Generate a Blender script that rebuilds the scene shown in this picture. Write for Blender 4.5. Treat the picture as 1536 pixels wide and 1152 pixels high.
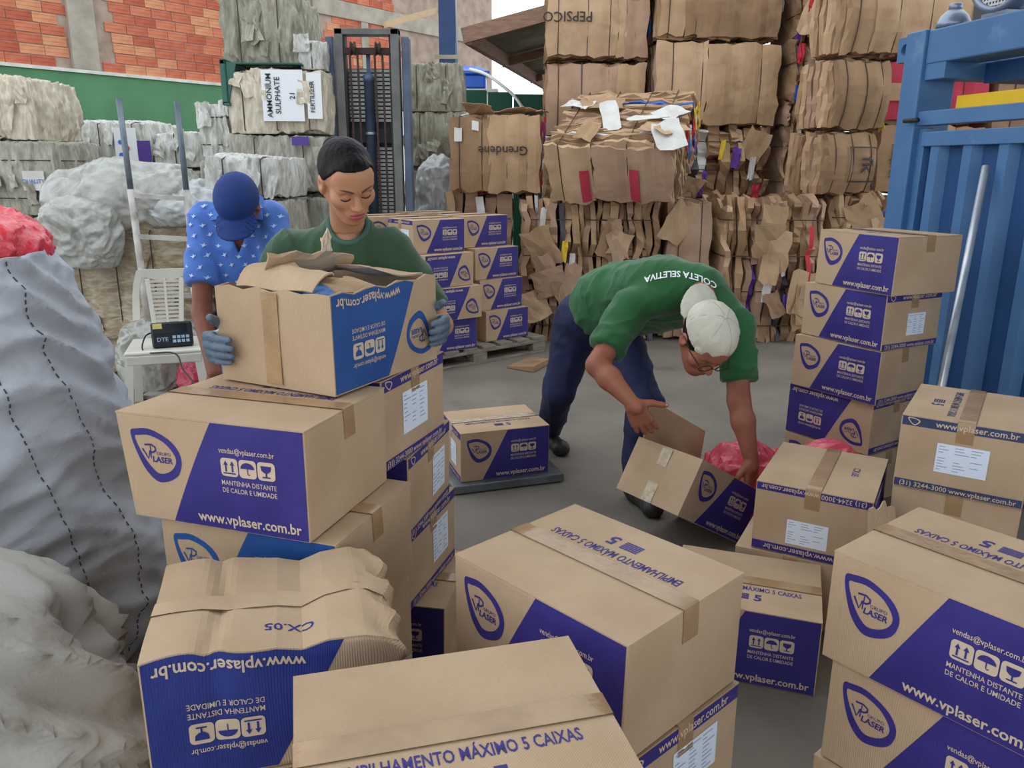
import bpy, bmesh, math, random
import numpy as np
from mathutils import Vector, Matrix, noise as mnoise
random.seed(7)
np.random.seed(7)
for o in list(bpy.data.objects):
    bpy.data.objects.remove(o, do_unlink=True)
S = bpy.context.scene
C = S.collection

# ------------------------------------------------------------------ camera
FPX, PITCH, ROLL, CAMH = 1200.0, math.radians(15.25), math.radians(-0.35), 1.552
_R = np.array([1.0, 0, 0])
_F = np.array([0, math.cos(PITCH), -math.sin(PITCH)])
_U = np.array([0, math.sin(PITCH), math.cos(PITCH)])
CR = _R * math.cos(ROLL) - _U * math.sin(ROLL)
CU = _R * math.sin(ROLL) + _U * math.cos(ROLL)
cam = bpy.data.cameras.new('camera')
camo = bpy.data.objects.new('camera', cam)
C.objects.link(camo)
cam.sensor_fit = 'HORIZONTAL'
cam.sensor_width = 36
cam.lens = FPX / 1536 * 36
cam.clip_start = 0.05
cam.clip_end = 200
camo.matrix_world = Matrix(((CR[0], CU[0], -_F[0], 0), (CR[1], CU[1], -_F[1], 0), (CR[2], CU[2], -_F[2], CAMH), (0, 0, 0, 1)))
S.camera = camo

def ray(px, py):
    d = _F + CR * (px - 768) / FPX + CU * (576 - py) / FPX
    return d
def PY(px, py, y):            # world point seen at a pixel, at world distance y
    d = ray(px, py)
    return Vector(d * (y / d[1])) + Vector((0, 0, CAMH))
def PZ(px, py, z=0.0):        # world point seen at a pixel, at height z
    d = ray(px, py)
    return Vector(d * ((z - CAMH) / d[2])) + Vector((0, 0, CAMH))

# ------------------------------------------------------------------ light
S.view_settings.view_transform = 'Standard'
S.view_settings.look = 'None'
S.view_settings.gamma = 1
S.view_settings.use_curve_mapping = False
S.view_settings.exposure = 0.70
wd = bpy.data.worlds.new('overcast_sky')
S.world = wd
wd.use_nodes = True
bg = wd.node_tree.nodes['Background']
bg.inputs[0].default_value = (0.86, 0.93, 1.0, 1)
bg.inputs[1].default_value = 1.15

# ------------------------------------------------------------------ materials
def s2l(c):
    return tuple(((x / 255) / 12.92 if x / 255 <= .04045 else ((x / 255 + .055) / 1.055) ** 2.4) for x in c)
MATS = {}
def mat(name, rgb, rough=.7, rgb2=None, nscale=6, bump=0, bscale=40, stretch=(1, 1, 1), metal=0, spec=.4, contrast=(.35, .65),
        wave=0, wscale=120, alpha=1, trans=0, sheen=0, rgb3=None, n3=1.5, lo3=.55, distort=0, coords='Object', subs=0):
    if name in MATS:
        return MATS[name]
    m = bpy.data.materials.new(name)
    m.use_nodes = True
    nt = m.node_tree
    N = nt.nodes
    b = N['Principled BSDF']
    b.inputs['Roughness'].default_value = rough
    b.inputs['Metallic'].default_value = metal
    b.inputs['Specular IOR Level'].default_value = spec
    b.inputs['Alpha'].default_value = alpha
    b.inputs['Transmission Weight'].default_value = trans
    if sheen:
        b.inputs['Sheen Weight'].default_value = sheen
    if subs:
        b.inputs['Subsurface Weight'].default_value = subs
        b.inputs['Subsurface Radius'].default_value = (.012, .005, .003)
    c1 = (*s2l(rgb), 1)
    b.inputs['Base Color'].default_value = c1
    tc = N.new('ShaderNodeTexCoord')
    mp = N.new('ShaderNodeMapping')
    mp.inputs['Scale'].default_value = stretch
    nt.links.new(tc.outputs[coords], mp.inputs[0])
    if rgb2:
        n = N.new('ShaderNodeTexNoise')
        n.inputs['Scale'].default_value = nscale
        n.inputs['Detail'].default_value = 6
        n.inputs['Distortion'].default_value = distort
        nt.links.new(mp.outputs[0], n.inputs['Vector'])
        r = N.new('ShaderNodeValToRGB')
        r.color_ramp.elements[0].position = contrast[0]
        r.color_ramp.elements[1].position = contrast[1]
        r.color_ramp.elements[0].color = c1
        r.color_ramp.elements[1].color = (*s2l(rgb2), 1)
        nt.links.new(n.outputs['Fac'], r.inputs[0])
        out = r.outputs[0]
        if rgb3:
            n2 = N.new('ShaderNodeTexNoise')
            n2.inputs['Scale'].default_value = n3
            n2.inputs['Detail'].default_value = 8
            n2.inputs['Roughness'].default_value = .65
            nt.links.new(mp.outputs[0], n2.inputs['Vector'])
            r2 = N.new('ShaderNodeMapRange')
            r2.inputs[1].default_value = lo3
            r2.inputs[2].default_value = lo3 + .16
            nt.links.new(n2.outputs['Fac'], r2.inputs[0])
            mx = N.new('ShaderNodeMix')
            mx.data_type = 'RGBA'
            mx.inputs[7].default_value = (*s2l(rgb3), 1)
            nt.links.new(out, mx.inputs[6])
            nt.links.new(r2.outputs[0], mx.inputs[0])
            out = mx.outputs[2]
        nt.links.new(out, b.inputs['Base Color'])
    hgt = None
    if bump:
        n = N.new('ShaderNodeTexNoise')
        n.inputs['Scale'].default_value = bscale
        n.inputs['Detail'].default_value = 4
        nt.links.new(mp.outputs[0], n.inputs['Vector'])
        bp = N.new('ShaderNodeBump')
        bp.inputs['Strength'].default_value = bump
        bp.inputs['Distance'].default_value = .02
        nt.links.new(n.outputs['Fac'], bp.inputs['Height'])
        hgt = bp
    if wave:
        w = N.new('ShaderNodeTexWave')
        w.bands_direction = 'X'
        w.inputs['Scale'].default_value = wscale
        w.inputs['Distortion'].default_value = .4
        # corrugation flutes run vertically on the sides
        mp2 = N.new('ShaderNodeMapping')
        mp2.inputs['Rotation'].default_value = (0, 0, math.radians(45))
        nt.links.new(tc.outputs[coords], mp2.inputs[0])
        nt.links.new(mp2.outputs[0], w.inputs['Vector'])
        bp = N.new('ShaderNodeBump')
        bp.inputs['Strength'].default_value = wave
        bp.inputs['Distance'].default_value = .004
        nt.links.new(w.outputs['Fac'], bp.inputs['Height'])
        if hgt:
            nt.links.new(hgt.outputs[0], bp.inputs['Normal'])
        hgt = bp
    if hgt:
        nt.links.new(hgt.outputs[0], b.inputs['Normal'])
    MATS[name] = m
    return m

# ------------------------------------------------------------------ object helpers
def props(o, label=None, cat=None, group=None, kind=None):
    if label: o['label'] = label
    if cat: o['category'] = cat
    if group: o['group'] = group
    if kind: o['kind'] = kind
    return o
def empty(name, loc=(0, 0, 0), label=None, cat=None, group=None, rz=0, rot=None):
    o = bpy.data.objects.new(name, None)
    o.empty_display_size = .1
    C.objects.link(o)
    o.location = loc
    o.rotation_euler = rot if rot else (0, 0, rz)
    return props(o, label, cat, group)
def obj(name, me, parent=None, **k):
    o = bpy.data.objects.new(name, me)
    C.objects.link(o)
    if parent: o.parent = parent
    return props(o, **k)
def mk(name, v, f, m, parent=None, smooth=False, mi=None, off=None, **k):
    """mesh object from arrays; off = world position of the parent when v is in world space"""
    me = bpy.data.meshes.new(name)
    if not isinstance(v, np.ndarray):
        v = np.array([tuple(p) for p in v], float)
    if off is not None:
        v = v - np.array(off)
    me.from_pydata(v.tolist(), [], [tuple(int(i) for i in q) for q in f])
    for x in (m if isinstance(m, (list, tuple)) else [m]):
        me.materials.append(x)
    if mi is not None:
        me.polygons.foreach_set('material_index', np.array(mi, np.int32))
    if smooth:
        me.polygons.foreach_set('use_smooth', np.ones(len(me.polygons), bool))
    me.update()
    return obj(name, me, parent, **k)

class MB:
    """collects shapes for one mesh"""
    def __init__(s):
        s.v = []; s.f = []
    def add(s, v, f):
        n = len(s.v)
        s.v += [tuple(p) for p in v]
        s.f += [tuple(i + n for i in q) for q in f]
        return s
    def box(s, lo, hi, M=None):
        v = [Vector((x, y, z)) for z in (lo[2], hi[2]) for y in (lo[1], hi[1]) for x in (lo[0], hi[0])]
        if M is not None: v = [M @ p for p in v]
        return s.add(v, [(0, 2, 3, 1), (4, 5, 7, 6), (0, 1, 5, 4), (2, 6, 7, 3), (0, 4, 6, 2), (1, 3, 7, 5)])
    def tube(s, pts, r, n=8, caps=True, closed=False):
        pts = [Vector(p) for p in pts]
        R = r if isinstance(r, (list, tuple)) else [r] * len(pts)
        base = len(s.v); L = len(pts); prev = None
        for i, p in enumerate(pts):
            a = pts[i - 1] if (i > 0 or closed) else p
            b = pts[(i + 1) % L] if (i < L - 1 or closed) else p
            t = (b - a).normalized()
            if prev is None:
                u = t.orthogonal().normalized()
            else:
                u = prev - t * prev.dot(t)
                u = u.normalized() if u.length > 1e-6 else t.orthogonal().normalized()
            prev = u; w = t.cross(u)
            for k in range(n):
                a_ = 2 * math.pi * k / n
                s.v.append(tuple(p + (u * math.cos(a_) + w * math.sin(a_)) * R[i]))
        for i in range(L if closed else L - 1):
            j = (i + 1) % L
            for k in range(n):
                k2 = (k + 1) % n
                s.f.append((base + i * n + k, base + i * n + k2, base + j * n + k2, base + j * n + k))
        if caps and not closed:
            s.f.append(tuple(base + k for k in range(n))[::-1])
            s.f.append(tuple(base + (L - 1) * n + k for k in range(n)))
        return s
    def bar(s, a, b, w, h, up=(0, 0, 1)):
        a = Vector(a); b = Vector(b); t = (b - a).normalized(); up = Vector(up)
        x = t.cross(up)
        x = x.normalized() if x.length > 1e-5 else t.orthogonal().normalized()
        y = x.cross(t)
        v = []
        for p in (a, b):
            for (i, j) in ((-1, -1), (1, -1), (1, 1), (-1, 1)):
                v.append(p + x * (w / 2 * i) + y * (h / 2 * j))
        return s.add(v, [(3, 2, 1, 0), (4, 5, 6, 7), (0, 1, 5, 4), (1, 2, 6, 5), (2, 3, 7, 6), (3, 0, 4, 7)])
    def lathe(s, prof, n=24, M=None, caps=True):
        base = len(s.v)
        for (r, z) in prof:
            for k in range(n):
                a = 2 * math.pi * k / n
                p = Vector((r * math.cos(a), r * math.sin(a), z))
                s.v.append(tuple(M @ p if M is not None else p))
        for i in range(len(prof) - 1):
            for k in range(n):
                k2 = (k + 1) % n
                s.f.append((base + i * n + k, base + i * n + k2, base + (i + 1) * n + k2, base + (i + 1) * n + k))
        if caps:
            s.f.append(tuple(base + k for k in range(n))[::-1])
            s.f.append(tuple(base + (len(prof) - 1) * n + k for k in range(n)))
        return s
    def build(s, name, m, parent=None, smooth=False, bevel=0, **k):
        o = mk(name, s.v, s.f, m, parent, smooth, **k)
        if bevel:
            b = o.modifiers.new('bevel', 'BEVEL'); b.width = bevel; b.segments = 2; b.limit_method = 'ANGLE'
        return o
def smooth_by_angle(o, deg=40):
    me = o.data
    me.polygons.foreach_set('use_smooth', np.ones(len(me.polygons), bool))
    bm = bmesh.new(); bm.from_mesh(me)
    for e in bm.edges:
        if len(e.link_faces) == 2 and e.calc_face_angle(0) > math.radians(deg):
            e.smooth = False
    bm.to_mesh(me); bm.free()

# text -> flat mesh, cached
_TX = {}
def text2d(t, size=1.0, bold=0.0, align='CENTER', spacing=1.0, shear=0.0):
    key = (t, bold, align, spacing, shear)
    if key not in _TX:
        cu = bpy.data.curves.new('tmp', 'FONT')
        cu.body = t; cu.size = 1; cu.offset = bold; cu.align_x = align; cu.resolution_u = 2; cu.space_character = spacing; cu.shear = shear
        o = bpy.data.objects.new('tmp', cu)
        C.objects.link(o)
        dg = bpy.context.evaluated_depsgraph_get()
        me = o.evaluated_get(dg).to_mesh()
        v = np.array([p.co[:2] for p in me.vertices]); f = [tuple(p.vertices) for p in me.polygons]
        o.evaluated_get(dg).to_mesh_clear()
        bpy.data.objects.remove(o); bpy.data.curves.remove(cu)
        _TX[key] = (v, f)
    v, f = _TX[key]
    return v * size, f

# implicit surfaces -> mesh (surface nets)
def surface_net(fn, lo, hi, h):
    lo = np.array(lo, float); hi = np.array(hi, float)
    n = np.ceil((hi - lo) / h).astype(int) + 1
    ax = [lo[i] + h * np.arange(n[i]) for i in range(3)]
    # coarse pass first, then the fine samples only near the surface
    q = 4
    nc = (n + q - 1) // q + 1
    cx = [lo[i] + h * q * np.arange(nc[i]) for i in range(3)]
    X, Y, Z = np.meshgrid(*cx, indexing='ij')
    Vc = fn(np.stack([X.ravel(), Y.ravel(), Z.ravel()], 1)).reshape(nc)
    ii = [np.minimum((np.arange(n[i]) + q // 2) // q, nc[i] - 1) for i in range(3)]
    V = Vc[np.ix_(*ii)].copy()
    near = abs(V) < h * q * 2.2
    X, Y, Z = np.meshgrid(*ax, indexing='ij')
    V[near] = fn(np.stack([X[near], Y[near], Z[near]], 1))
    ins = V < 0
    cnt = np.zeros(n - 1); acc = np.zeros((*(n - 1), 3))
    sl = lambda i, j, k: (slice(i, n[0] - 1 + i), slice(j, n[1] - 1 + j), slice(k, n[2] - 1 + k))
    cor = [(i, j, k) for i in (0, 1) for j in (0, 1) for k in (0, 1)]
    for a in cor:
        for d in range(3):
            if a[d] == 0:
                b = list(a); b[d] = 1
                va, vb = V[sl(*a)], V[sl(*b)]
                m = (va < 0) != (vb < 0)
                t = np.where(m, va / np.where(m, va - vb, 1), 0)
                p = np.stack([np.full(t.shape, float(a[q])) for q in range(3)], -1)
                p[..., d] = t
                acc += np.where(m[..., None], p, 0); cnt += m
    act = cnt > 0
    idx = -np.ones(n - 1, int)
    idx[act] = np.arange(act.sum())
    I = np.argwhere(act)
    verts = lo + h * (I + acc[act] / cnt[act][:, None])
    faces = []
    for d in range(3):
        e, g = [q for q in range(3) if q != d]
        s0 = [slice(None)] * 3; s1 = [slice(None)] * 3
        s0[d] = slice(0, n[d] - 1); s1[d] = slice(1, n[d])
        A = ins[tuple(s0)]; B = ins[tuple(s1)]
        ch = np.argwhere(A != B)
        ok = (ch[:, e] > 0) & (ch[:, g] > 0) & (ch[:, e] < n[e] - 1) & (ch[:, g] < n[g] - 1)
        ch = ch[ok]
        if len(ch) == 0: continue
        q = []
        for (de, dg_) in ((-1, -1), (0, -1), (0, 0), (-1, 0)):
            c = ch.copy(); c[:, e] += de; c[:, g] += dg_
            q.append(idx[c[:, 0], c[:, 1], c[:, 2]])
        q = np.stack(q, 1)
        fl = A[tuple(ch.T)]
        if d == 1: fl = ~fl
        q[~fl] = q[~fl][:, ::-1]
        faces.append(q)
    F = np.concatenate(faces)
    return verts, F[(F >= 0).all(1)]
def smin(a, b, k):
    h = np.clip(.5 + .5 * (b - a) / k, 0, 1)
    return b + (a - b) * h - k * h * (1 - h)
def smax(a, b, k): return -smin(-a, -b, k)
def sd_cone(P, a, b, ra, rb):
    a = np.array(a, float); b = np.array(b, float)
    ab = b - a; t = np.clip(((P - a) @ ab) / (ab @ ab), 0, 1)
    return np.linalg.norm(P - a - t[:, None] * ab, axis=1) - (ra + (rb - ra) * t)
def sd_ell(P, c, r, M=None):
    q = P - np.array(c, float)
    if M is not None: q = q @ np.array(M)          # columns of M = ellipsoid axes in world
    r = np.array(r, float)
    k0 = np.linalg.norm(q / r, axis=1); k1 = np.linalg.norm(q / (r * r), axis=1)
    return k0 * (k0 - 1) / np.maximum(k1, 1e-6)
def frame(x, z):
    """3x3 with columns x, y, z (orthonormalised, z kept)"""
    z = Vector(z).normalized(); x = Vector(x); x = (x - z * x.dot(z)).normalized(); y = z.cross(x)
    return np.array([x, y, z]).T
def vnoise(P, s, seed=0, oct=3):
    out = np.empty(len(P))
    for i, p in enumerate(P):
        out[i] = mnoise.fractal(Vector((p[0] * s + seed * 7.3, p[1] * s - seed * 3.1, p[2] * s + seed)), 1.0, 2.0, oct)
    return out
def snoise(P, s, seed=0):
    """cheap smooth pseudo-noise made of warped sines"""
    r = np.random.RandomState(seed); out = np.zeros(len(P))
    Q = P * s
    for k in range(5):
        d = r.normal(size=3); d /= np.linalg.norm(d)
        e = r.normal(size=3); e /= np.linalg.norm(e)
        out += np.sin(Q @ d * (1 + .7 * k) + 1.3 * np.sin(Q @ e + r.rand() * 6) + r.rand() * 6) / (1 + .5 * k)
    return out / 2.2
# ------------------------------------------------------------------ setting
M_floor = mat('concrete_floor', (128, 120, 108), .75, (104, 97, 87), 1.6, bump=.25, bscale=60, rgb3=(82, 76, 69), n3=.9, lo3=.56, contrast=(.3, .7))
fl = MB(); fl.add([(-14, -6, 0), (16, -6, 0), (16, 26, 0), (-14, 26, 0)], [(0, 1, 2, 3)])
fl.build('floor', M_floor, kind='structure')

# back-left wall: green render below, hollow clay blocks above, concrete column and beam
M_green = mat('green_paint', (84, 134, 92), .7, (74, 122, 84), 1.2, bump=.05, bscale=30)
M_white = mat('white_ledge', (214, 214, 204), .8, (190, 188, 178), 5)
M_conc = mat('raw_concrete', (172, 164, 148), .85, (146, 138, 124), 3, bump=.3, bscale=18)
M_mortar = mat('mortar', (170, 150, 134), .9, (146, 124, 110), 4, bump=.4, bscale=30)
M_brick = [mat('clay_block_%d' % i, c, .85, c2, 5, bump=.15, bscale=40) for i, (c, c2) in enumerate((((196, 114, 86), (180, 96, 70)), ((204, 126, 94), (190, 110, 80)), ((186, 100, 74), (168, 84, 60)), ((210, 150, 110), (196, 130, 94))))]
GZ = 3.05                                        # top of the green part
wa = PZ(0, 98, GZ); wb = PZ(320, 128, GZ)
wdir = (wb - wa); wdir.z = 0; wdir.normalize()
wn = Vector((wdir.y, -wdir.x, 0))                # towards the camera side
wall = empty('wall_left', (wa.x, wa.y, 0), rz=math.atan2(wdir.y, wdir.x)); props(wall, kind='structure')
# local frame: x along the wall, -y towards the camera
X0, X1 = -4.0, 13.0
MB().box((X0, 0, 0), (X1, .18, GZ)).build('painted_wall', M_green, wall)
MB().box((X0, -.035, GZ), (X1, .18, GZ + .055)).build('ledge', M_white, wall)
MB().box((X0, .05, GZ + .055), (X1, .17, GZ + 3.4)).build('mortar_bed', M_mortar, wall)
def wx(px, py, z):                               # wall x of a pixel at height z
    d = PZ(px, py, z) - Vector((wa.x, wa.y, 0)); return d.dot(wdir)
def wall_at(px, py):                             # intersect pixel ray with wall plane -> (x, z)
    d = Vector(ray(px, py)); o = Vector((0, 0, CAMH)); p0 = Vector((wa.x, wa.y, 0))
    t = (p0 - o).dot(wn) / d.dot(wn); q = o + d * t
    return (q - p0).dot(wdir), q.z
cxl, _ = wall_at(111, 105); cxr, _ = wall_at(151, 108)
MB().box((cxl, -.03, GZ + .055), (cxr, .16, GZ + 3.4)).build('column', M_conc, wall, bevel=.01)
bz0 = wall_at(520, 28)[1]; bz1 = wall_at(520, 3)[1]
MB().box((wall_at(470, 20)[0], .0, bz0), (X1, .16, bz1)).build('beam', M_conc, wall, bevel=.01)
cx2 = wall_at(548, 30)[0]
MB().box((cx2 - .12, .01, GZ + .055), (cx2 + .1, .16, bz0)).build('column', M_conc, wall, bevel=.01)
bw_, bh_ = .40, .168
bm_ = MB()
g = 5
for k in range(g):                                # grooved face: five ribs
    z0 = k * (bh_ - .016) / g; z1 = (k + 1) * (bh_ - .016) / g
    bm_.box((0, .004 if k % 2 else 0, z0), (bw_ - .014, .05, z1))
br_meshes = []
for m in M_brick:
    t = bm_.build('brick', m, wall); br_meshes.append(t.data); bpy.data.objects.remove(t)
rsb = np.random.RandomState(3)
nb = 0
for r in range(20):
    z = GZ + .062 + r * bh_
    x = X0 - rsb.uniform(0, .2)
    while x < X1:
        # only what can be seen from around here
        vis = (-1.3 < x < 9.0) and not (cxl - .34 < x < cxr - .02) and not (bz0 - .1 < z < bz1 and x > wall_at(470, 20)[0] - .1)
        p = Vector((wa.x, wa.y, 0)) + wdir * x + Vector((0, 0, z))
        dpt = (p - Vector((0, 0, CAMH))); u = dpt.dot(Vector(_F)); yy = 576 - FPX * dpt.dot(Vector(CU)) / u; xx = 768 + FPX * dpt.dot(Vector(CR)) / u
        if vis and -60 < yy and xx < 690 and nb < 290 and (xx < 345 or (480 < xx and yy < 110)):
            o = obj('brick', br_meshes[rsb.choice(4, p=[.34, .3, .16, .2])], wall)
            o.location = (x, .028 + rsb.uniform(0, .012), z)
            nb += 1
        x += bw_ * (1 if rsb.rand() > .06 else .55)

# roof of the neighbouring shed, seen from below, with blue post
M_sheet = mat('fibre_cement_sheet', (164, 160, 148), .8, (132, 128, 118), 3, bump=.1)
M_wood = mat('roof_timber', (150, 118, 98), .8, (128, 98, 80), 8, stretch=(1, 1, 6))
M_bluep = mat('blue_post_paint', (38, 66, 112), .45, (32, 56, 98), 5)
ra = PY(697, 44, 9.0); rb = PY(822, 124, 14.0)
rup = Vector((1.0, -.22, .22)).normalized()
edge = rb - ra
v = []; f = []
n = 110; m = 2
for i in range(n + 1):
    for j in range(m + 1):
        p = ra + rup * (5.5 * j / m)
        q = p + edge * (i / n) * 1.3
        q.z += .028 * math.sin(i / n * 1.3 * edge.length / .177 * 2 * math.pi)
        v.append(q)
for i in range(n):
    for j in range(m):
        a = i * (m + 1) + j; f.append((a, a + 1, a + m + 2, a + m + 1))
roof = empty('roof', ra, label=None); props(roof, kind='structure')
o = mk('corrugated_sheet', v, f, M_sheet, roof, smooth=True, off=ra)
o.modifiers.new('t', 'SOLIDIFY').thickness = .008
for t in (.0, .36, .72):
    p = ra + edge * t - Vector((0, 0, .10 if t else .06)); MB().bar(p - rup * .02, p + rup * 5.3, .06, .10 if t else .15).build('rafter', M_wood, roof, off=ra)
for s_ in (.008,):
    p = ra + rup * (5.5 * s_) - Vector((0, 0, .09)); MB().bar(p, p + edge * 1.28, .07, .14).build('purlin', M_wood, roof, off=ra)
pb = PY(672, 100, 9.0)
post = empty('steel_post', (pb.x, pb.y, 0), 'blue steel roof post rising behind the forklift mast', 'post')
MB().box((-.085, -.085, 0), (.085, .085, 4.2)).build('column', M_bluep, post, bevel=.008)
MB().box((-.13, -.10, 2.62), (.13, -.085, 2.66)).build('bracket', M_conc, post)
M_pvc = mat('grey_pipe', (176, 180, 186), .5)
MB().tube([(.11, -.05, .2), (.11, -.05, 2.4), (.09, -.05, 3.2), (.07, -.05, 4.2)], .012).build('conduit', M_pvc, post, smooth=True)
M_pine = mat('pale_timber', (214, 186, 150), .7, (196, 166, 130), 8)
a = PY(577, 37, 8.6); b = PY(655, 16, 8.95)
MB().bar(a, b, .05, .06).build('timber_batten', M_pine, label='pale timber batten jutting out from the blue post', cat='batten')

# roof of the hall over the work area (beyond the top of the picture)
M_roofm = mat('zinc_roof', (150, 150, 148), .6, (132, 132, 130), 3)
v = []; f = []
n = 120
for i in range(n + 1):
    x = -.6 + 11.6 * i / n
    for y in (-9.0, 4.2):
        v.append((x, y, 5.2 + .02 * (-1) ** i - .05 * (y < 0)))
for i in range(n): f.append((2 * i, 2 * i + 2, 2 * i + 3, 2 * i + 1))
mk('ceiling', v, f, M_roofm, kind='structure')
# ------------------------------------------------------------------ printed cartons
BL, BW, BH = .46, .377, .2545
M_card = mat('carton_board', (192, 165, 134), .82, (181, 153, 122), 5, bump=.12, bscale=14, wave=.22, wscale=95, spec=.25, rgb3=(170, 143, 113), n3=3.0, lo3=.6)
M_cardin = mat('carton_inside', (176, 146, 112), .85, (160, 131, 99), 8, bump=.1, bscale=20)
M_ink = mat('purple_ink', (58, 50, 128), .55, (50, 43, 116), 9, wave=.15, wscale=95, spec=.35)
M_inkb = mat('blue_ink', (36, 84, 150), .55, (30, 74, 138), 9, wave=.15, wscale=95, spec=.35)
M_inkn = mat('navy_ink', (62, 72, 104), .55, (54, 63, 94), 9, wave=.15, wscale=95, spec=.35)
M_inkd = mat('royal_blue_ink', (44, 58, 132), .55, (36, 48, 118), 9, wave=.15, wscale=95, spec=.35)
M_tanp = mat('unprinted_board', (206, 184, 160), .8, spec=.2)
M_tape = mat('parcel_tape', (176, 143, 104), .22, (160, 128, 92), 12, bump=.12, bscale=50, spec=.5)
M_tapec = mat('clear_tape', (205, 186, 160), .12, (188, 166, 136), 25, bump=.5, bscale=60, spec=.7)
M_label = mat('paper_label', (224, 232, 244), .6)
M_lbtxt = mat('label_print', (150, 160, 185), .7)

def closed_curve(pts, n=8):
    out = []; L = len(pts)
    for i in range(L):
        p0, p1, p2, p3 = [np.array(pts[(i + k - 1) % L], float) for k in range(4)]
        for j in range(n):
            t = j / n
            out.append(.5 * ((2 * p1) + (-p0 + p2) * t + (2 * p0 - 5 * p1 + 4 * p2 - p3) * t * t + (-p0 + 3 * p1 - 3 * p2 + p3) * t ** 3))
    return np.array(out)
class Print:
    """flat ink shapes in the (u,v) plane of one carton face; layer lifts text over panels; ink 0 = dark, 1 = board colour"""
    def __init__(s): s.v = []; s.f = []; s.m = []
    def poly(s, v, f, ink, layer=0):
        n = len(s.v)
        s.v += [(p[0], p[1], .0007 + .0010 * layer) for p in v]
        s.f += [tuple(i + n for i in q) for q in f]
        s.m += [ink] * len(f); return s
    def text(s, t, u, v, size, ink, layer=0, bold=0, align='CENTER', rot=0, shear=0, fit=None):
        p, f = text2d(t, size, bold, align, 1.0, shear)
        p = p.copy()
        if fit: p[:, 0] *= fit / (p[:, 0].max() - p[:, 0].min())
        c, q = math.cos(rot), math.sin(rot)
        p = np.stack([p[:, 0] * c - p[:, 1] * q + u, p[:, 0] * q + p[:, 1] * c + v], 1)
        return s.poly(p, f, ink, layer)
    def rect(s, u0, v0, u1, v1, ink, layer=0, nu=6, nv=2):
        return s.quad([(u0, v0), (u1, v0), (u1, v1), (u0, v1)], ink, layer, nu, nv)
    def quad(s, c, ink, layer=0, nu=6, nv=6):
        c = np.array(c, float); v = []
        for j in range(nv + 1):
            for i in range(nu + 1):
                a, b = i / nu, j / nv
                v.append((c[0] * (1 - a) + c[1] * a) * (1 - b) + (c[3] * (1 - a) + c[2] * a) * b)
        f = [(j * (nu + 1) + i, j * (nu + 1) + i + 1, (j + 1) * (nu + 1) + i + 1, (j + 1) * (nu + 1) + i) for j in range(nv) for i in range(nu)]
        return s.poly(v, f, ink, layer)
    def ring(s, o, i, ink, layer=0):
        n = len(o)
        return s.poly(list(o) + list(i), [(k, (k + 1) % n, n + (k + 1) % n, n + k) for k in range(n)], ink, layer)
    def stroke(s, pts, w, ink, layer=0):
        pts = [np.array(p, float) for p in pts]
        v = []
        for k, p in enumerate(pts):
            a = pts[max(k - 1, 0)]; b = pts[min(k + 1, len(pts) - 1)]
            t = (b - a) / np.linalg.norm(b - a); nn = np.array([-t[1], t[0]])
            ww = w[k] if isinstance(w, (list, tuple)) else w
            v += [p + nn * ww / 2, p - nn * ww / 2]
        return s.poly(v, [(2 * k, 2 * k + 1, 2 * k + 3, 2 * k + 2) for k in range(len(pts) - 1)], ink, layer)
    def rrect(s, u, v, w, h, r, ink, layer=0):
        p = []
        for (cx, cy, a0) in ((w / 2 - r, h / 2 - r, 0), (-w / 2 + r, h / 2 - r, 90), (-w / 2 + r, -h / 2 + r, 180), (w / 2 - r, -h / 2 + r, 270)):
            for k in range(4):
                a = math.radians(a0 + 30 * k); p.append((u + cx + r * math.cos(a), v + cy + r * math.sin(a)))
        return s.poly(p, [tuple(range(len(p)))], ink, layer)

def logo(P, u, v, s, ink, layer=0, hole=None):
    """ring logo, s = overall width"""
    o = closed_curve([(-.50, .42), (-.36, .49), (-.05, .50), (.34, .31), (.50, .02), (.38, -.33), (-.02, -.50), (-.285, -.31), (-.45, .08)])
    i = closed_curve([(-.425, .33), (-.32, .37), (-.09, .385), (.21, .26), (.39, .0), (.27, -.23), (-.005, -.33), (-.20, -.18), (-.35, .08)])
    P.ring([(u + p[0] * s, v + p[1] * s) for p in o], [(u + p[0] * s, v + p[1] * s) for p in i], ink, layer)
    st = lambda pts, w: P.stroke([(u + a * s, v + b * s) for a, b in pts], w * s, ink, layer)
    st([(-.30, .12), (-.20, -.06), (-.14, .10)], .035)
    st([(-.14, -.05), (-.12, .19)], .02)
    st([(-.24, .20), (-.10, .215), (-.02, .17), (-.02, .11), (-.08, .07), (-.17, .065)], .035)
    P.text('GRUPO', u + .14 * s, v + .03 * s, .09 * s, ink, layer, .004)
    P.text('LASER', u + .09 * s, v - .11 * s, .155 * s, ink, layer, .03, shear=.15)

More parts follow.
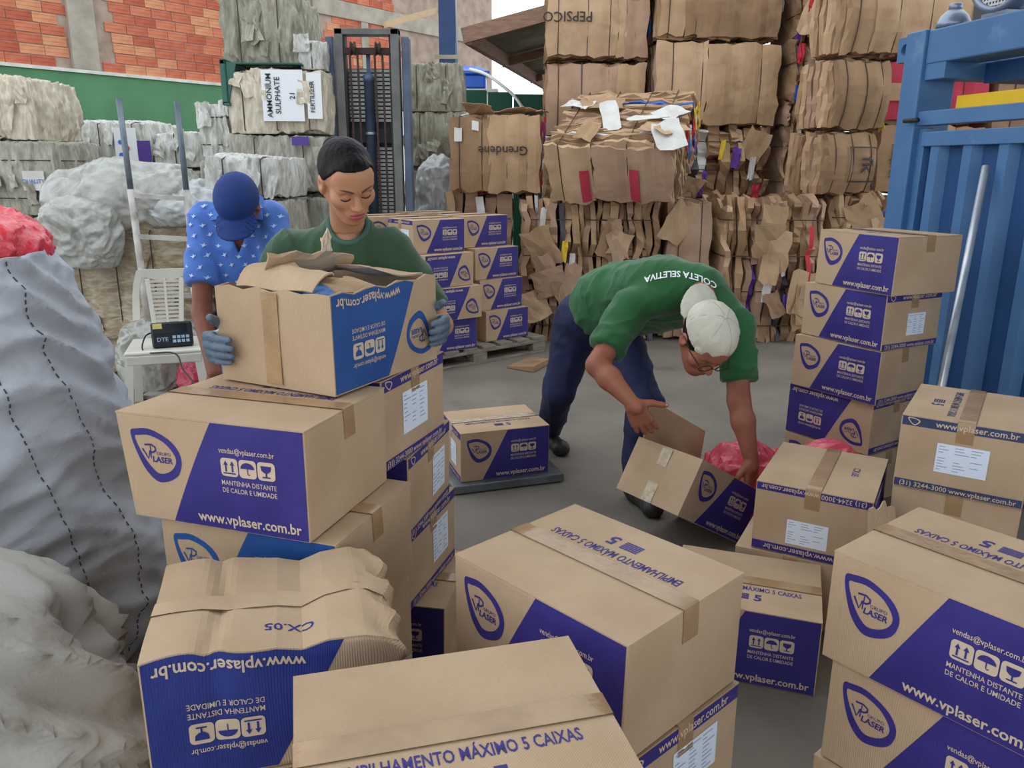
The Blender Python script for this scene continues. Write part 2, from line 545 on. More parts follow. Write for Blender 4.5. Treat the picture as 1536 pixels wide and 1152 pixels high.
def face_logo(L=BL, H=BH, n=8):
    P = Print(); e = .003
    P.quad([(.24 * L, e), (L - e, e), (L - e, H - e), (.52 * L, H - e)], 0, 0, n, n)
    logo(P, .205 * L, .62 * H, .27 * L, 0)
    P.text('www.vplaser.com.br', .675 * L, .065 * H, .135 * H, 1, 1, .020, fit=.57 * L)
    P.text('vendas@vplaser.com.br', .70 * L, .735 * H, .07 * H, 1, 1, .006, fit=.29 * L)
    P.text('MANTENHA DISTANTE', .70 * L, .445 * H, .063 * H, 1, 1, .006, fit=.29 * L)
    P.text('DE CALOR E UMIDADE', .70 * L, .375 * H, .063 * H, 1, 1, .006, fit=.29 * L)
    q = .165 * H
    for k in range(3):
        cu, cv = .605 * L + k * .097 * L, .61 * H
        P.rrect(cu, cv, q, q, q * .2, 1, 1)
        Q = lambda pts: [(cu + a * q, cv + b * q) for a, b in pts]
        if k == 0:
            for d in (-.19, .19):
                P.poly(Q([(d - .045, -.24), (d + .045, -.24), (d + .045, .12), (d - .045, .12)]), [(0, 1, 2, 3)], 0, 2)
                P.poly(Q([(d - .13, .12), (d + .13, .12), (d, .36)]), [(0, 1, 2)], 0, 2)
            P.poly(Q([(-.36, -.36), (.36, -.36), (.36, -.29), (-.36, -.29)]), [(0, 1, 2, 3)], 0, 2)
        elif k == 1:
            a = [(.40 * math.cos(t), .02 + .34 * math.sin(t)) for t in np.linspace(0, math.pi, 9)]
            P.poly(Q(a), [tuple(range(9))], 0, 2)
            P.stroke(Q([(0, .02), (0, -.25), (.06, -.31), (.13, -.26)]), .05 * q, 0, 2)
        else:
            P.poly(Q([(-.3, .3), (-.26, .05), (-.1, -.08), (.1, -.08), (.26, .05), (.3, .3)]), [(5, 4, 3, 2, 1, 0)], 0, 2)
            P.poly(Q([(-.04, -.08), (.04, -.08), (.04, -.28), (-.04, -.28)]), [(3, 2, 1, 0)], 0, 2)
            P.poly(Q([(-.22, -.28), (.22, -.28), (.22, -.35), (-.22, -.35)]), [(3, 2, 1, 0)], 0, 2)
    return P
def face_strip(W=BW, H=BH, top=True, bottom=True):
    P = Print(); e = .003; b = .135 * H
    if top:
        P.rect(e, H - b, W - e, H - e, 0, 0)
        logo_s = .11 * H
        P.text('www.vplaser.com.br', .58 * W, H - .105 * H, .115 * H, 1, 1, .012, fit=.62 * W)
        o = closed_curve([(-.47, .44), (.30, .30), (.50, -.02), (.08, -.50), (-.40, -.02)], 5)
        u, v = .10 * W, H - .07 * H
        P.ring([(u + p[0] * logo_s * 1.3, v + p[1] * logo_s) for p in o], [(u + p[0] * logo_s, v + p[1] * logo_s * .75) for p in o], 1, 1)
    if bottom:
        P.rect(e, e, W - e, b * .85, 0, 0)
        P.text('(31) 3244-3000 www.vplaser.com.br', .5 * W, .03 * H, .095 * H, 1, 1, .012, fit=.9 * W)
    return P
def top_print(L=BL, W=BW, style='max'):
    """u along L, v across W from the front"""
    P = Print()
    if style == 'max':
        P.text('EMPILHAMENTO MÁXIMO 5 CAIXAS', .50 * L, .33 * W, .036, 0, 0, .016, fit=.74 * L)
        for k in range(5):
            P.rect(.43 * L, .18 * W + k * .0072, .53 * L, .18 * W + k * .0072 + .005, 0, 0, 1, 1)
        P.text('5', .59 * L, .175 * W, .052, 0, 0, .03)
    elif style == 'cx':
        P.text('CX.05', .45 * L, .74 * W, .034, 0, 0, .016)
    return P

def hexwarp(L, W, H, off):
    """trilinear corner offsets; off[(i,j,k)] = (dx,dy,dz)"""
    A = np.zeros((2, 2, 2, 3))
    for k, d in off.items(): A[k] = d
    def w(v):
        v = np.array(v, float); t = v / np.array([L, W, H]); t = np.clip(t, 0, 1)
        out = v.copy()
        for i in (0, 1):
            for j in (0, 1):
                for k in (0, 1):
                    c = (t[:, 0] if i else 1 - t[:, 0]) * (t[:, 1] if j else 1 - t[:, 1]) * (t[:, 2] if k else 1 - t[:, 2])
                    out += c[:, None] * A[i, j, k]
        return out
    return w
def jitter(rs, a=.003, inward=True):
    return {(i, j, k): (rs.uniform(-a, a), rs.uniform(-a, a), rs.uniform(-a, 0) if k else 0) for i in (0, 1) for j in (0, 1) for k in (0, 1)}
def grid_box(L, W, H, n=(10, 8, 6)):
    v = []; f = []; idx = {}
    def vid(p):
        k = tuple(np.round(p, 5))
        if k not in idx: idx[k] = len(v); v.append(p)
        return idx[k]
    def face(o, a, b, na, nb):
        for i in range(na):
            for j in range(nb):
                q = [vid(tuple(o[t] + a[t] * x / na + b[t] * y / nb for t in range(3))) for x, y in ((i, j), (i + 1, j), (i + 1, j + 1), (i, j + 1))]
                f.append(q)
    face((0, 0, 0), (L, 0, 0), (0, 0, H), n[0], n[2])
    face((L, W, 0), (-L, 0, 0), (0, 0, H), n[0], n[2])
    face((L, 0, 0), (0, W, 0), (0, 0, H), n[1], n[2])
    face((0, W, 0), (0, -W, 0), (0, 0, H), n[1], n[2])
    face((0, 0, H), (L, 0, 0), (0, W, 0), n[0], n[1])
    face((0, W, 0), (L, 0, 0), (0, -W, 0), n[0], n[1])
    return v, f
FACES = {'front': lambda L, W, H: ((0, 0, 0), (1, 0, 0), (0, 0, 1), (0, -1, 0)),
         'right': lambda L, W, H: ((L, 0, 0), (0, 1, 0), (0, 0, 1), (1, 0, 0)),
         'back': lambda L, W, H: ((L, W, 0), (-1, 0, 0), (0, 0, 1), (0, 1, 0)),
         'left': lambda L, W, H: ((0, W, 0), (0, -1, 0), (0, 0, 1), (-1, 0, 0)),
         'top': lambda L, W, H: ((0, 0, H), (1, 0, 0), (0, 1, 0), (0, 0, 1))}
def on_face(P, face, L, W, H, inv, warp):
    o, a, b, n = [np.array(x, float) for x in FACES[face](L, W, H)]
    v = np.array(P.v)
    if inv:
        fu = {'front': L, 'back': L, 'right': W, 'left': W, 'top': L}[face]; fv = W if face == 'top' else H
        v = v.copy(); v[:, 0] = fu - v[:, 0]; v[:, 1] = fv - v[:, 1]
    base = o + v[:, :1] * a + v[:, 1:2] * b
    return warp(base) + v[:, 2:3] * n
def strip_mesh(path, w_axis, w, t, nseg=1):
    """ribbon along path (list of 3d), width w along w_axis, thickness t upward not needed: thin closed slab"""
    pass
_pc = {}
def pr(kind, L, W, H):
    k = (kind, L, W, H)
    if k not in _pc:
        _pc[k] = {'logo': lambda: face_logo(L, H), 'logofine': lambda: face_logo(L, H, 40), 'strip': lambda: face_strip(W, H), 'striptop': lambda: face_strip(W, H, True, False), 'stripbot': lambda: face_strip(W, H, False, True),
                  'max': lambda: top_print(L, W, 'max'), 'cx': lambda: top_print(L, W, 'cx')}[kind]()
    return _pc[k]
def tape_mesh(L, W, H, warp, w=.05, drop=.07, c=None):
    c = W / 2 if c is None else c
    path = [(-.0012, -drop), (-.0012, -drop / 2), (-.0012, .0004)] + [(L * i / 10, .0022) for i in range(11)] + [(L + .0012, .0004), (L + .0012, -drop / 2), (L + .0012, -drop)]
    v = []; f = []
    for x, dz in path:
        for y in (c - w / 2, c - w / 6, c + w / 6, c + w / 2):
            v.append((x, y, H + dz))
    for i in range(len(path) - 1):
        for j in range(3):
            f.append((i * 4 + j, i * 4 + 4 + j, i * 4 + 5 + j, i * 4 + 1 + j))
    v = np.array(v)
    cl = np.clip(v, (0, 0, 0), (L, W, H))
    return warp(cl) + (v - cl), f
def label_mesh(face, L, W, H, warp, u, v, w, h, notch=False):
    P = Print(); P.rect(u, v, u + w, v + h, 0, .5, 4, 4)
    T = Print(); rs = np.random.RandomState(int(u * 1000))
    for k in range(9):
        y = v + h * (.92 - k * .1)
        x0 = u + .04 * w
        for q in range(3):
            ln = w * rs.uniform(.08, .28)
            if rs.rand() < .8: T.rect(x0, y - h * .025, min(x0 + ln, u + w * .95), y, 0, 1, 1, 1)
            x0 += w * .31
    return on_face(P, face, L, W, H, False, warp), P.f, on_face(T, face, L, W, H, False, warp), T.f

ALLBOX = []
def carton(label, x, y, z, yaw, front='logo', right='plain', back='logo', left='plain', top='max', inv=False, ink=None, dims=None,
           tape=True, tapemat=None, lab=None, off=None, seed=0, group='printed cartons', rot=None, flaps=True, warpfn=None, topinv=False, fine=1, bw=.003, sag=0):
    L, W, H = dims or (BL, BW, BH)
    H = H - .0012
    ink = ink or M_ink
    rs = np.random.RandomState(seed + 11)
    e = empty('cardboard_box', (x, y, z + .0006), label, 'box', group, rz=math.radians(yaw))
    if rot is not None:
        e.rotation_euler = rot
    o = jitter(rs, .0025)
    if off:
        for k, d in off.items(): o[k] = d
    hw = hexwarp(L, W, H, o)
    def warp(v):
        v = np.array(v, float)
        w = hw(v)
        # panels bow a little
        t = v / np.array([L, W, H])
        bow = 16 * t[:, 0] * (1 - t[:, 0]) * t[:, 2] * (1 - t[:, 2])
        w[:, 1] += np.where(t[:, 1] < .5, -1, 1) * bow * .004 * (abs(t[:, 1] - .5) > .49)
        bow2 = 16 * t[:, 1] * (1 - t[:, 1]) * t[:, 2] * (1 - t[:, 2])
        w[:, 0] += np.where(t[:, 0] < .5, -1, 1) * bow2 * .003 * (abs(t[:, 0] - .5) > .49)
        if warpfn: w = warpfn(v, w)
        return w
    tf = .004 if flaps else 0
    v, f = grid_box(L, W, H - tf, (10 * fine, 8 * fine, 6 * fine))
    if not flaps:      # open at the top: drop the lid and give the walls thickness
        v = np.array(v); f = [q for q in f if not all(abs(v[i][2] - H) < 1e-6 for i in q)]
    if True:
        b = mk('body', warp(v), f, M_card, e, smooth=fine > 1)
        if not flaps:
            sm = b.modifiers.new('wall', 'SOLIDIFY'); sm.thickness = .005; sm.offset = -1
        elif bw and fine == 1:
            bv = b.modifiers.new('bevel', 'BEVEL'); bv.width = bw; bv.segments = 2; bv.limit_method = 'ANGLE'; bv.angle_limit = math.radians(50)
    if flaps:
        g = .0012
        for (y0, y1) in ((0, W / 2 - g), (W / 2 + g, W)):
            v, f = grid_box(L, y1 - y0, tf, (10 * fine, 4 * fine, 1))
            v = np.array(v); v[:, 1] += y0; v[:, 2] += H - tf
            lift = warp(v); mid = 1 - abs(v[:, 1] - W / 2) / (W / 2)
            lift[:, 2] += 0 * mid
            mk('flap', lift, f, M_card, e, smooth=False)
    prints = []
    for fc, kind in (('front', front), ('right', right), ('back', back), ('left', left), ('top', top)):
        if kind in (None, 'plain'): continue
        P = pr(kind, L, W, H)
        prints.append((on_face(P, fc, L, W, H, topinv if fc == 'top' else inv, warp), P.f, P.m))
    if prints:
        vv = []; ff = []; mm = []
        for v, f, m in prints:
            n = len(vv); vv += v.tolist(); ff += [tuple(i + n for i in q) for q in f]; mm += m
        mk('print', vv, ff, [ink, M_tanp], e, mi=mm)
    if tape and flaps:
        v, f = tape_mesh(L, W, H, warp)
        v[:, 2] += .0008
        mk('tape', v, f, tapemat or M_tape, e, smooth=True)
    if lab:
        fc, u, vv_, w, h = lab
        v, f, tv, tf_ = label_mesh(fc, L, W, H, warp, u, vv_, w, h)
        lo = mk('label', v, f, M_label, e, label='white printed paper label')
        mk('label_text', tv, tf_, M_lbtxt, lo)
    ALLBOX.append(e)
    return e
# ------------------------------------------------------------------ where each carton stands
H1, H2, H3, H4 = BH, 2 * BH, 3 * BH, 4 * BH
def wcarton(label, x, y, z, yaw, **k):
    """place by the corner of the short side that faces the camera (short side becomes 'right')"""
    a = math.radians(yaw); L = (k.get('dims') or (BL, BW, BH))[0]
    return carton(label, x - math.sin(a) * L, y + math.cos(a) * L, z, yaw - 90, **k)
g_c = 'cartons stacked in the middle foreground'
carton('big kraft carton in the centre foreground, EMPILHAMENTO print upside down on its top', -.118, 1.536, H2, -46.5, top='max', topinv=True, seed=1, group=g_c)
carton('carton with white label under the big central foreground carton', -.105, 1.545, H1, -47.5, seed=2, lab=('right', .15, .10, .15, .10), right='strip', group=g_c)
carton('lowest carton of the central foreground stack, almost hidden', -.115, 1.54, 0, -46, seed=3, group=g_c)
g_l = 'cartons stacked in front of the woman'
carton('kraft carton with purple logo side, right under the carton the woman holds', -.872, 1.712, H3, -17.5, seed=4, group=g_l,
       off={(0, 0, 1): (-.016, -.006, 0), (0, 0, 0): (.0, 0, 0), (1, 1, 1): (0, 0, -.003)}, top='max', topinv=True)
carton('second carton down below the woman, blue logo peeking out behind crushed carton', -.815, 1.715, H2, -18, seed=5, group=g_l, ink=M_inkb)
carton('third carton down in the stack before the woman, behind the crushed carton', -.83, 1.74, H1, -19, seed=6, group=g_l)
carton('lowest carton of the stack before the woman, behind the crushed carton', -.83, 1.74, 0, -19, seed=7, group=g_l)
g_r = 'cartons stacked right behind the foreground left stack'
carton('upper carton with square white label and purple bands, right of the woman\'s carton', -.768, 2.135, H3, -20, right='strip', seed=8, group=g_r, lab=('right', .11, .075, .15, .12))
carton('carton with tilted white label, second from top in the banded stack', -.738, 2.20, H2, -13.5, right='strip', seed=9, group=g_r, lab=('right', .20, .06, .12, .13))
carton('carton with white label, third from top in the banded stack', -.742, 2.27, H1, -16, right='strip', seed=10, group=g_r, lab=('right', .18, .07, .13, .13))
carton('bottom carton of the banded stack, dark purple end by the central cartons', -.655, 2.245, 0, -10, right='plain', seed=11, group=g_r)
g_f = 'cartons stacked in the left foreground'
def crush(v, w):
    """soft dents: creased lid, folded right end, buckled front"""
    t = v / np.array([.44, .345, .245])
    k = np.clip((t[:, 2] - .35) / .65, 0, 1) ** 1.5
    crease = -.010 * np.exp(-((t[:, 0] - .24 - .03 * np.sin(t[:, 1] * 3)) / .035) ** 2) - .012 * np.clip(1 - abs(t[:, 0] - .60) / .10, 0, 1) + .006 * np.sin(t[:, 0] * 9)
    end = np.clip((t[:, 0] - .84) / .16, 0, 1)
    folds = .5 + .5 * np.sin(t[:, 1] * 17 + 2 * np.sin(t[:, 0] * 20))
    w[:, 2] += k * (crease - end * (.014 + .012 * folds) + .004 * np.sin(t[:, 1] * 7 + t[:, 0] * 5))
    w[:, 0] += k * end * (.010 * np.sin(t[:, 1] * 21 + t[:, 2] * 9) - .008) + end * .006 * np.sin(t[:, 2] * 30) * k
    fr = np.clip(1 - t[:, 1] / .15, 0, 1)
    w[:, 1] += fr * (.010 * np.exp(-((t[:, 0] - .27) / .05) ** 2) * t[:, 2] + .006 * np.sin(t[:, 0] * 13) * k + end * .007 * np.sin(t[:, 2] * 22 + t[:, 0] * 30) * k)
    return w
carton('crumpled carton marked CX.05 with dented top, left foreground beside the sacks', -.617, 1.150, H2, 15.0, front='logofine', inv=True, top='cx', topinv=True, seed=12, group=g_f, ink=M_inkd, warpfn=crush, tape=True,
       fine=4, dims=(.44, .345, .247), tapemat=M_card)
carton('carton directly under the crumpled CX.05 carton', -.61, 1.155, H1, 14, seed=13, group=g_f, dims=(.44, .345, BH), ink=M_inkd, inv=True)
carton('lowest carton under the crumpled CX.05 carton', -.61, 1.155, 0, 15, seed=14, group=g_f, dims=(.44, .345, BH))
carton('nearest carton at the bottom edge, only its plain top in view', -.249, .742, H2 + .004, 14.9, top='max', seed=15, group=g_f)
carton('carton under the nearest plain-topped carton', -.245, .745, H1, 14, seed=16, group=g_f)
carton('lowest carton under the nearest plain-topped carton', -.245, .745, 0, 15, seed=17, group=g_f)
g_m = 'cartons around the bending man'
carton('carton on the floor with MÁXIMO 5 CAIXAS flap, between central and right stacks', .490, 2.245, 0, -18.9, seed=18, group=g_m, top='max')
wcarton('carton with torn white label and upside-down purple bands, right of the bending man', .848, 2.585, H1, -29.4, right='strip', inv=True, top='cx', topinv=False, seed=19, group=g_m, lab=('right', .115, .045, .135, .09))
wcarton('open-edged carton beneath the carton with the torn label', .80, 2.60, 0, -28, seed=20, group=g_m)
g_k = 'cartons stacked at the right edge'
carton('large carton at right edge with big purple logo, EMPILHAMENTO print on top', .690, 1.558, H2, -51.5, top='max', topinv=True, seed=21, group=g_k)
carton('second carton at right edge with big logo, under the large one', .712, 1.545, H1, -51, seed=22, group=g_k)
carton('lowest carton at right edge, barely visible in the corner', .70, 1.55, 0, -50, seed=23, group=g_k)
wcarton('carton with slate blue bands and large white label, right edge before the press', 1.306, 2.552, H2, -33.2, right='strip', top='max', seed=24, group=g_k, ink=M_inkn, lab=('right', .115, .075, .15, .10))
wcarton('plain carton under the slate-banded labelled carton at right edge', 1.31, 2.56, H1, -33, right='plain', seed=25, group=g_k)
wcarton('lowest carton under the slate-banded labelled carton', 1.31, 2.56, 0, -33.5, right='plain', seed=26, group=g_k)
g_d = 'five cartons stacked by the blue press'
carton('top carton of the tall stack beside the blue press', 1.455, 3.850, H4, -67.2, seed=27, group=g_d)
carton('second carton from top beside the blue press, white label on its end', 1.425, 3.884, H3, -62.5, right='strip', seed=28, group=g_d, lab=('right', .15, .06, .12, .10))
carton('third carton from top of the stack beside the blue press', 1.395, 3.866, H2, -56.9, right='stripbot', seed=29, group=g_d)
carton('fourth carton from top beside the blue press, print upside down', 1.405, 3.90, H1, -56, inv=True, right='strip', seed=30, group=g_d, lab=('right', .24, .05, .11, .11))
carton('bottom carton of the stack beside the blue press, behind pink plastic', 1.40, 3.895, 0, -58, seed=31, group=g_d)
carton('single carton on the floor scale between woman and bending man', -.246, 3.66, .05, 18.8, left='strip', seed=32, group='cartons on the scale', lab=('left', .20, .06, .10, .12), tapemat=M_tapec)
# the open carton in the woman's hands: torn flaps, no lid
def heldwarp(v, w):
    t = v / np.array([.45, .36, .243]); top = np.clip((t[:, 2] - .7) / .3, 0, 1)
    w[:, 2] += top * (.006 * np.sin(v[:, 0] * 50) + .005 * np.sin(v[:, 1] * 63))
    return w
HELD = carton('open torn carton with blue print upside down, held by the woman', -.420, 1.818, H4 + .003, 63.0, front='logo', left='plain', top=None, inv=True, ink=M_inkb,
              dims=(.45, .36, .243), flaps=False, tape=False, seed=33, group='carton being carried', warpfn=heldwarp)
# pallet load in the background
g_p = 'cartons piled on the pallet'
pz = .14
for i, (n, x, y, z, yaw, kw) in enumerate([
    ('top left carton of the pallet pile, nearest the woman\'s shoulder', -.745, 6.047, 3, 37.2, dict(left='strip', lab=('left', .2, .06, .12, .12))),
    ('second carton down on the left of the pallet pile, print upside down', -.651, 5.985, 2, 42, dict(inv=True)),
    ('third carton down on the left of the pallet pile, print upside down, torn edge', -.605, 5.99, 1, 38, dict(inv=True)),
    ('bottom left carton on the pallet', -.665, 6.03, 0, 34, dict()),
    ('top right carton of the pallet pile', -.395, 6.56, 3, 40.5, dict()),
    ('second carton down on the right of the pallet pile', -.305, 6.50, 2, 41, dict()),
    ('third carton down on the right of the pallet pile', -.265, 6.50, 1, 41, dict()),
    ('bottom right carton on the pallet', -.217, 6.487, 0, 40.1, dict()),
    ('carton at the back of the pallet pile behind the woman\'s ear', -1.13, 6.40, 3, 39, dict(ink=M_inkn)),
    ('back corner carton of the pallet pile', -.80, 6.95, 3, 40, dict()),
    ('carton below the back left carton of the pallet pile', -1.06, 6.38, 2, 39, dict()),
    ('carton below the back corner carton of the pallet pile', -.72, 6.93, 2, 40, dict()),
    ('carton hidden in the second layer at the back of the pallet pile', -1.04, 6.38, 1, 39, dict()),
    ('carton hidden in the second layer at the back corner of the pallet pile', -.70, 6.93, 1, 40, dict()),
    ('carton hidden at the bottom back of the pallet pile', -1.04, 6.38, 0, 39, dict()),
    ('carton hidden at the bottom back corner of the pallet pile', -.70, 6.93, 0, 40, dict())]):
    carton(n, x, y, pz + z * BH, yaw, seed=40 + i, group=g_p, **kw)
# ------------------------------------------------------------------ baled cardboard
CB = [mat('bale_card_%d' % i, c, .85, c2, 5, bump=.2, bscale=16, rgb3=c3, n3=2.5, lo3=.58) for i, (c, c2, c3) in enumerate((
    ((184, 152, 118), (170, 138, 104), (148, 118, 90)), ((172, 140, 106), (158, 126, 94), (136, 108, 82)), ((196, 164, 130), (180, 148, 114), (158, 128, 98)),
    ((158, 126, 94), (140, 110, 82), (120, 94, 70)), ((178, 146, 120), (166, 132, 108), (150, 118, 96))))]
M_pap = mat('white_paper', (216, 214, 208), .7, (196, 192, 184), 5)
M_blu = mat('blue_scrap', (34, 92, 176), .5); M_red = mat('red_scrap', (196, 44, 58), .5); M_gry = mat('dark_scrap', (74, 72, 76), .6)
M_yel = mat('yellow_scrap', (226, 190, 50), .5); M_pur = mat('purple_scrap', (96, 58, 150), .5)
M_wire = mat('bale_wire', (74, 58, 48), .6)
M_bprint = mat('black_print', (66, 58, 54), .8)
M_pink = mat('pink_print', (186, 58, 78), .8, (172, 48, 66), 5)
def bale_deform(a, b, h, bulge, wires, wax, dip=.022):
    def d(p):
        p = np.array(p, float); q = p.copy()
        tx = np.clip(2 * p[:, 0] / a, -1.1, 1.1); ty = np.clip(2 * p[:, 1] / b, -1.1, 1.1); tz = np.clip(2 * p[:, 2] / h - 1, -1.1, 1.1)
        q[:, 1] += np.sign(ty) * abs(ty) * bulge * (1 - tz ** 2 * .9) * (1 - .5 * tx ** 4)
        q[:, 2] += tz * bulge * .45 * (1 - ty ** 2 * .8) * (1 - tx ** 4)*0.6
        for w in wires:
            c = p[:, 0] if wax == 0 else p[:, 2]
            g = np.exp(-((c - w) / .05) ** 2)
            q[:, 1] -= np.sign(ty) * g * dip * (abs(ty) > .6)
            if wax == 0: q[:, 2] -= np.sign(tz) * g * dip * .7 * (abs(tz) > .6)
            else: q[:, 0] -= np.sign(tx) * g * dip * (abs(tx) > .6)
        return q
    return d
def sheet_mesh(u0, u1, v0, v1, w0, w1, ax, rs, nu=10, nv=8, rag=.02, crump=.01):
    """slab between w0..w1 along axis ax, spanning (u,v) on the other two axes, ragged outline"""
    U = np.linspace(u0, u1, nu + 1); V = np.linspace(v0, v1, nv + 1)
    ph = rs.rand(8) * 6.28
    pts = []
    for side in (0, 1):
        for j, vv in enumerate(V):
            for i, uu in enumerate(U):
                eu = (i == 0) * -1 + (i == nu); ev = (j == 0) * -1 + (j == nv)
                du = rag * (math.sin(vv * 13 + ph[0]) * .5 + math.sin(vv * 37 + ph[1]) * .3 + rs.uniform(-.3, .3)) * abs(eu)
                dv = rag * (math.sin(uu * 11 + ph[2]) * .5 + math.sin(uu * 41 + ph[3]) * .3 + rs.uniform(-.3, .3)) * abs(ev)
                dw = crump * (math.sin(uu * 9 + ph[4]) + math.sin(vv * 12 + ph[5]) + .6 * math.sin((uu + vv) * 25 + ph[6])) * .5
                pts.append((uu + du, vv + dv, (w1 if side else w0) + dw))
    n = (nu + 1) * (nv + 1); f = []
    at = lambda s, i, j: s * n + j * (nu + 1) + i
    for j in range(nv):
        for i in range(nu):
            f.append((at(0, i, j), at(0, i, j + 1), at(0, i + 1, j + 1), at(0, i + 1, j)))
            f.append((at(1, i, j), at(1, i + 1, j), at(1, i + 1, j + 1), at(1, i, j + 1)))
    for i in range(nu):
        f.append((at(0, i, 0), at(0, i + 1, 0), at(1, i + 1, 0), at(1, i, 0)))
        f.append((at(0, i + 1, nv), at(0, i, nv), at(1, i, nv), at(1, i + 1, nv)))
    for j in range(nv):
        f.append((at(0, 0, j + 1), at(0, 0, j), at(1, 0, j), at(1, 0, j + 1)))
        f.append((at(0, nu, j), at(0, nu, j + 1), at(1, nu, j + 1), at(1, nu, j)))
    p = np.array(pts)
    if ax == 1: p = p[:, [0, 2, 1]]               # u->x, w->y, v->z
    elif ax == 0: p = p[:, [2, 0, 1]]             # w->x, u->y, v->z
    return p, f
def tilted_scrap(parent, c, n, up, w, h, m, rs, name='scrap'):
    """a loose crumpled piece lying on a surface"""
    M = frame(up, n); v = []; nn = 5
    for j in range(nn):
        for i in range(nn):
            x = (i / (nn - 1) - .5) * w * (1 + rs.uniform(-.12, .12)); y = (j / (nn - 1) - .5) * h * (1 + rs.uniform(-.12, .12))
            z = .012 + .02 * rs.rand()
            v.append(np.array(c) + M @ np.array([x, y, z]))
    f = [(j * nn + i, j * nn + i + 1, (j + 1) * nn + i + 1, (j + 1) * nn + i) for j in range(nn - 1) for i in range(nn - 1)]
    o = mk(name, np.array(v), f, m, parent)
    s = o.modifiers.new('t', 'SOLIDIFY'); s.thickness = .004
    return o
def bale(label, loc, yaw, a, b, h, style='flat', seed=0, n=14, wires=4, bulge=.05, panels=2, mats=None, tilt=None, scraps=3, text=None, group='pressed cardboard bales', rag=.02, top_scraps=0, faces=0):
    """a wide (x), b deep (y), h high; origin at the middle of the base"""
    rs = np.random.RandomState(seed + 100)
    e = empty('cardboard_bale', loc, label, 'bale', group, rz=math.radians(yaw))
    if tilt: e.rotation_euler = (math.radians(tilt[0]), math.radians(tilt[1]), math.radians(yaw))
    wax = 0 if style == 'flat' else 1
    ws = [(-.5 + (i + .5 + rs.uniform(-.1, .1)) / wires) * a for i in range(wires)] if wax == 0 else [(i + .5) / wires * h for i in range(wires)]
    D = bale_deform(a, b, h, bulge, ws, wax)
    mm = mats or CB
    if style == 'flat':                             # sheets lie behind one another, the big face in front
        cuts = np.linspace(-b / 2, b / 2, n + 1)
        for k in range(n):
            x0, x1 = -a / 2 * (1 + rs.uniform(-.03, .03)), a / 2 * (1 + rs.uniform(-.04, .04))
            segs = [(x0, x1)]
            if k in (0, 1):
                cs = sorted(rs.uniform(-.3, .3, panels - 1) * a) if panels > 1 else []
                xs = [x0] + list(cs) + [x1]; segs = [(xs[i] - (.01 if i else 0), xs[i + 1]) for i in range(len(xs) - 1)]
            for q, (s0, s1) in enumerate(segs):
                p, f = sheet_mesh(s0, s1, .0 + rs.uniform(0, .03), h - rs.uniform(0, .035), cuts[k] - (.006 * q if k == 0 else 0), cuts[k + 1] - .008, 1, rs, 12, 8, rag, .006 if k < 2 else .012)
                m = mm[rs.randint(len(mm))]
                if k > 1 and rs.rand() < .12: m = [M_pap, M_blu, M_red, M_gry, M_pap][rs.randint(5)]
                mk('sheet', D(p), f, m, e, smooth=False)
    else:                                           # folded edges face the front
        ww = rs.uniform(.6, 1.4, n); cuts = -a / 2 + a * np.concatenate([[0], np.cumsum(ww) / ww.sum()])
        for k in range(n):
            zs = [0, h]
            if rs.rand() < .55: zs = [0, h * rs.uniform(.3, .7), h]
            for q in range(len(zs) - 1):
                p, f = sheet_mesh(-b / 2 + rs.uniform(0, .07), b / 2 - rs.uniform(0, .05), zs[q] + .004, zs[q + 1] + (rs.uniform(-.02, .02) if q == len(zs) - 2 else 0), cuts[k], cuts[k + 1] - .006, 0, rs, 6, 10, rag * 1.6, .022)
                m = mm[rs.randint(len(mm))]
                if rs.rand() < .07: m = [M_pap, M_gry, M_pap, M_pur][rs.randint(4)]
                mk('sheet', D(p), f, m, e)
    for w in ws:
        pts = []
        if wax == 0:
            for t in np.linspace(0, 1, 9): pts.append((w, -b / 2 - .004, h * t))
            for t in np.linspace(.1, 1, 6): pts.append((w, -b / 2 + b * t, h + .004))
            for t in np.linspace(.1, .9, 6): pts.append((w, b / 2 + .004, h * (1 - t)))
            pts += [(w, b / 2, .002), (w, 0, .001)]
        else:
            for t in np.linspace(0, 1, 13): pts.append((-a / 2 + a * t, -b / 2 - .006, w))
            for t in np.linspace(.1, .9, 5): pts.append((a / 2 + .006, -b / 2 + b * t, w))
            pts += [(a / 2, b / 2 + .004, w), (-a / 2, b / 2 + .004, w)]
            for t in np.linspace(.1, .9, 5): pts.append((-a / 2 - .006, b / 2 - b * t, w))
        MB().tube(D(pts).tolist(), .0045, 5, closed=True).build('wire', M_wire, e)
    for k in range(scraps):                         # bits poking out of the right-hand end and front
        m = [M_pap, M_blu, M_pap, M_red, M_yel, M_pur, M_pap][rs.randint(7)]
        if style == 'flat':
            c = D([(a / 2 + .015, rs.uniform(-.4, .4) * b, rs.uniform(.2, .9) * h)])[0]; tilted_scrap(e, c, (1, 0, 0), (0, .2, 1), rs.uniform(.12, .3), rs.uniform(.05, .1), m, rs)
        else:
            c = D([(rs.uniform(-.45, .45) * a, -b / 2 - .012, rs.uniform(.2, .9) * h)])[0]; tilted_scrap(e, c, (0, -1, 0), (.1, 0, 1), rs.uniform(.1, .22), rs.uniform(.04, .09), m, rs)
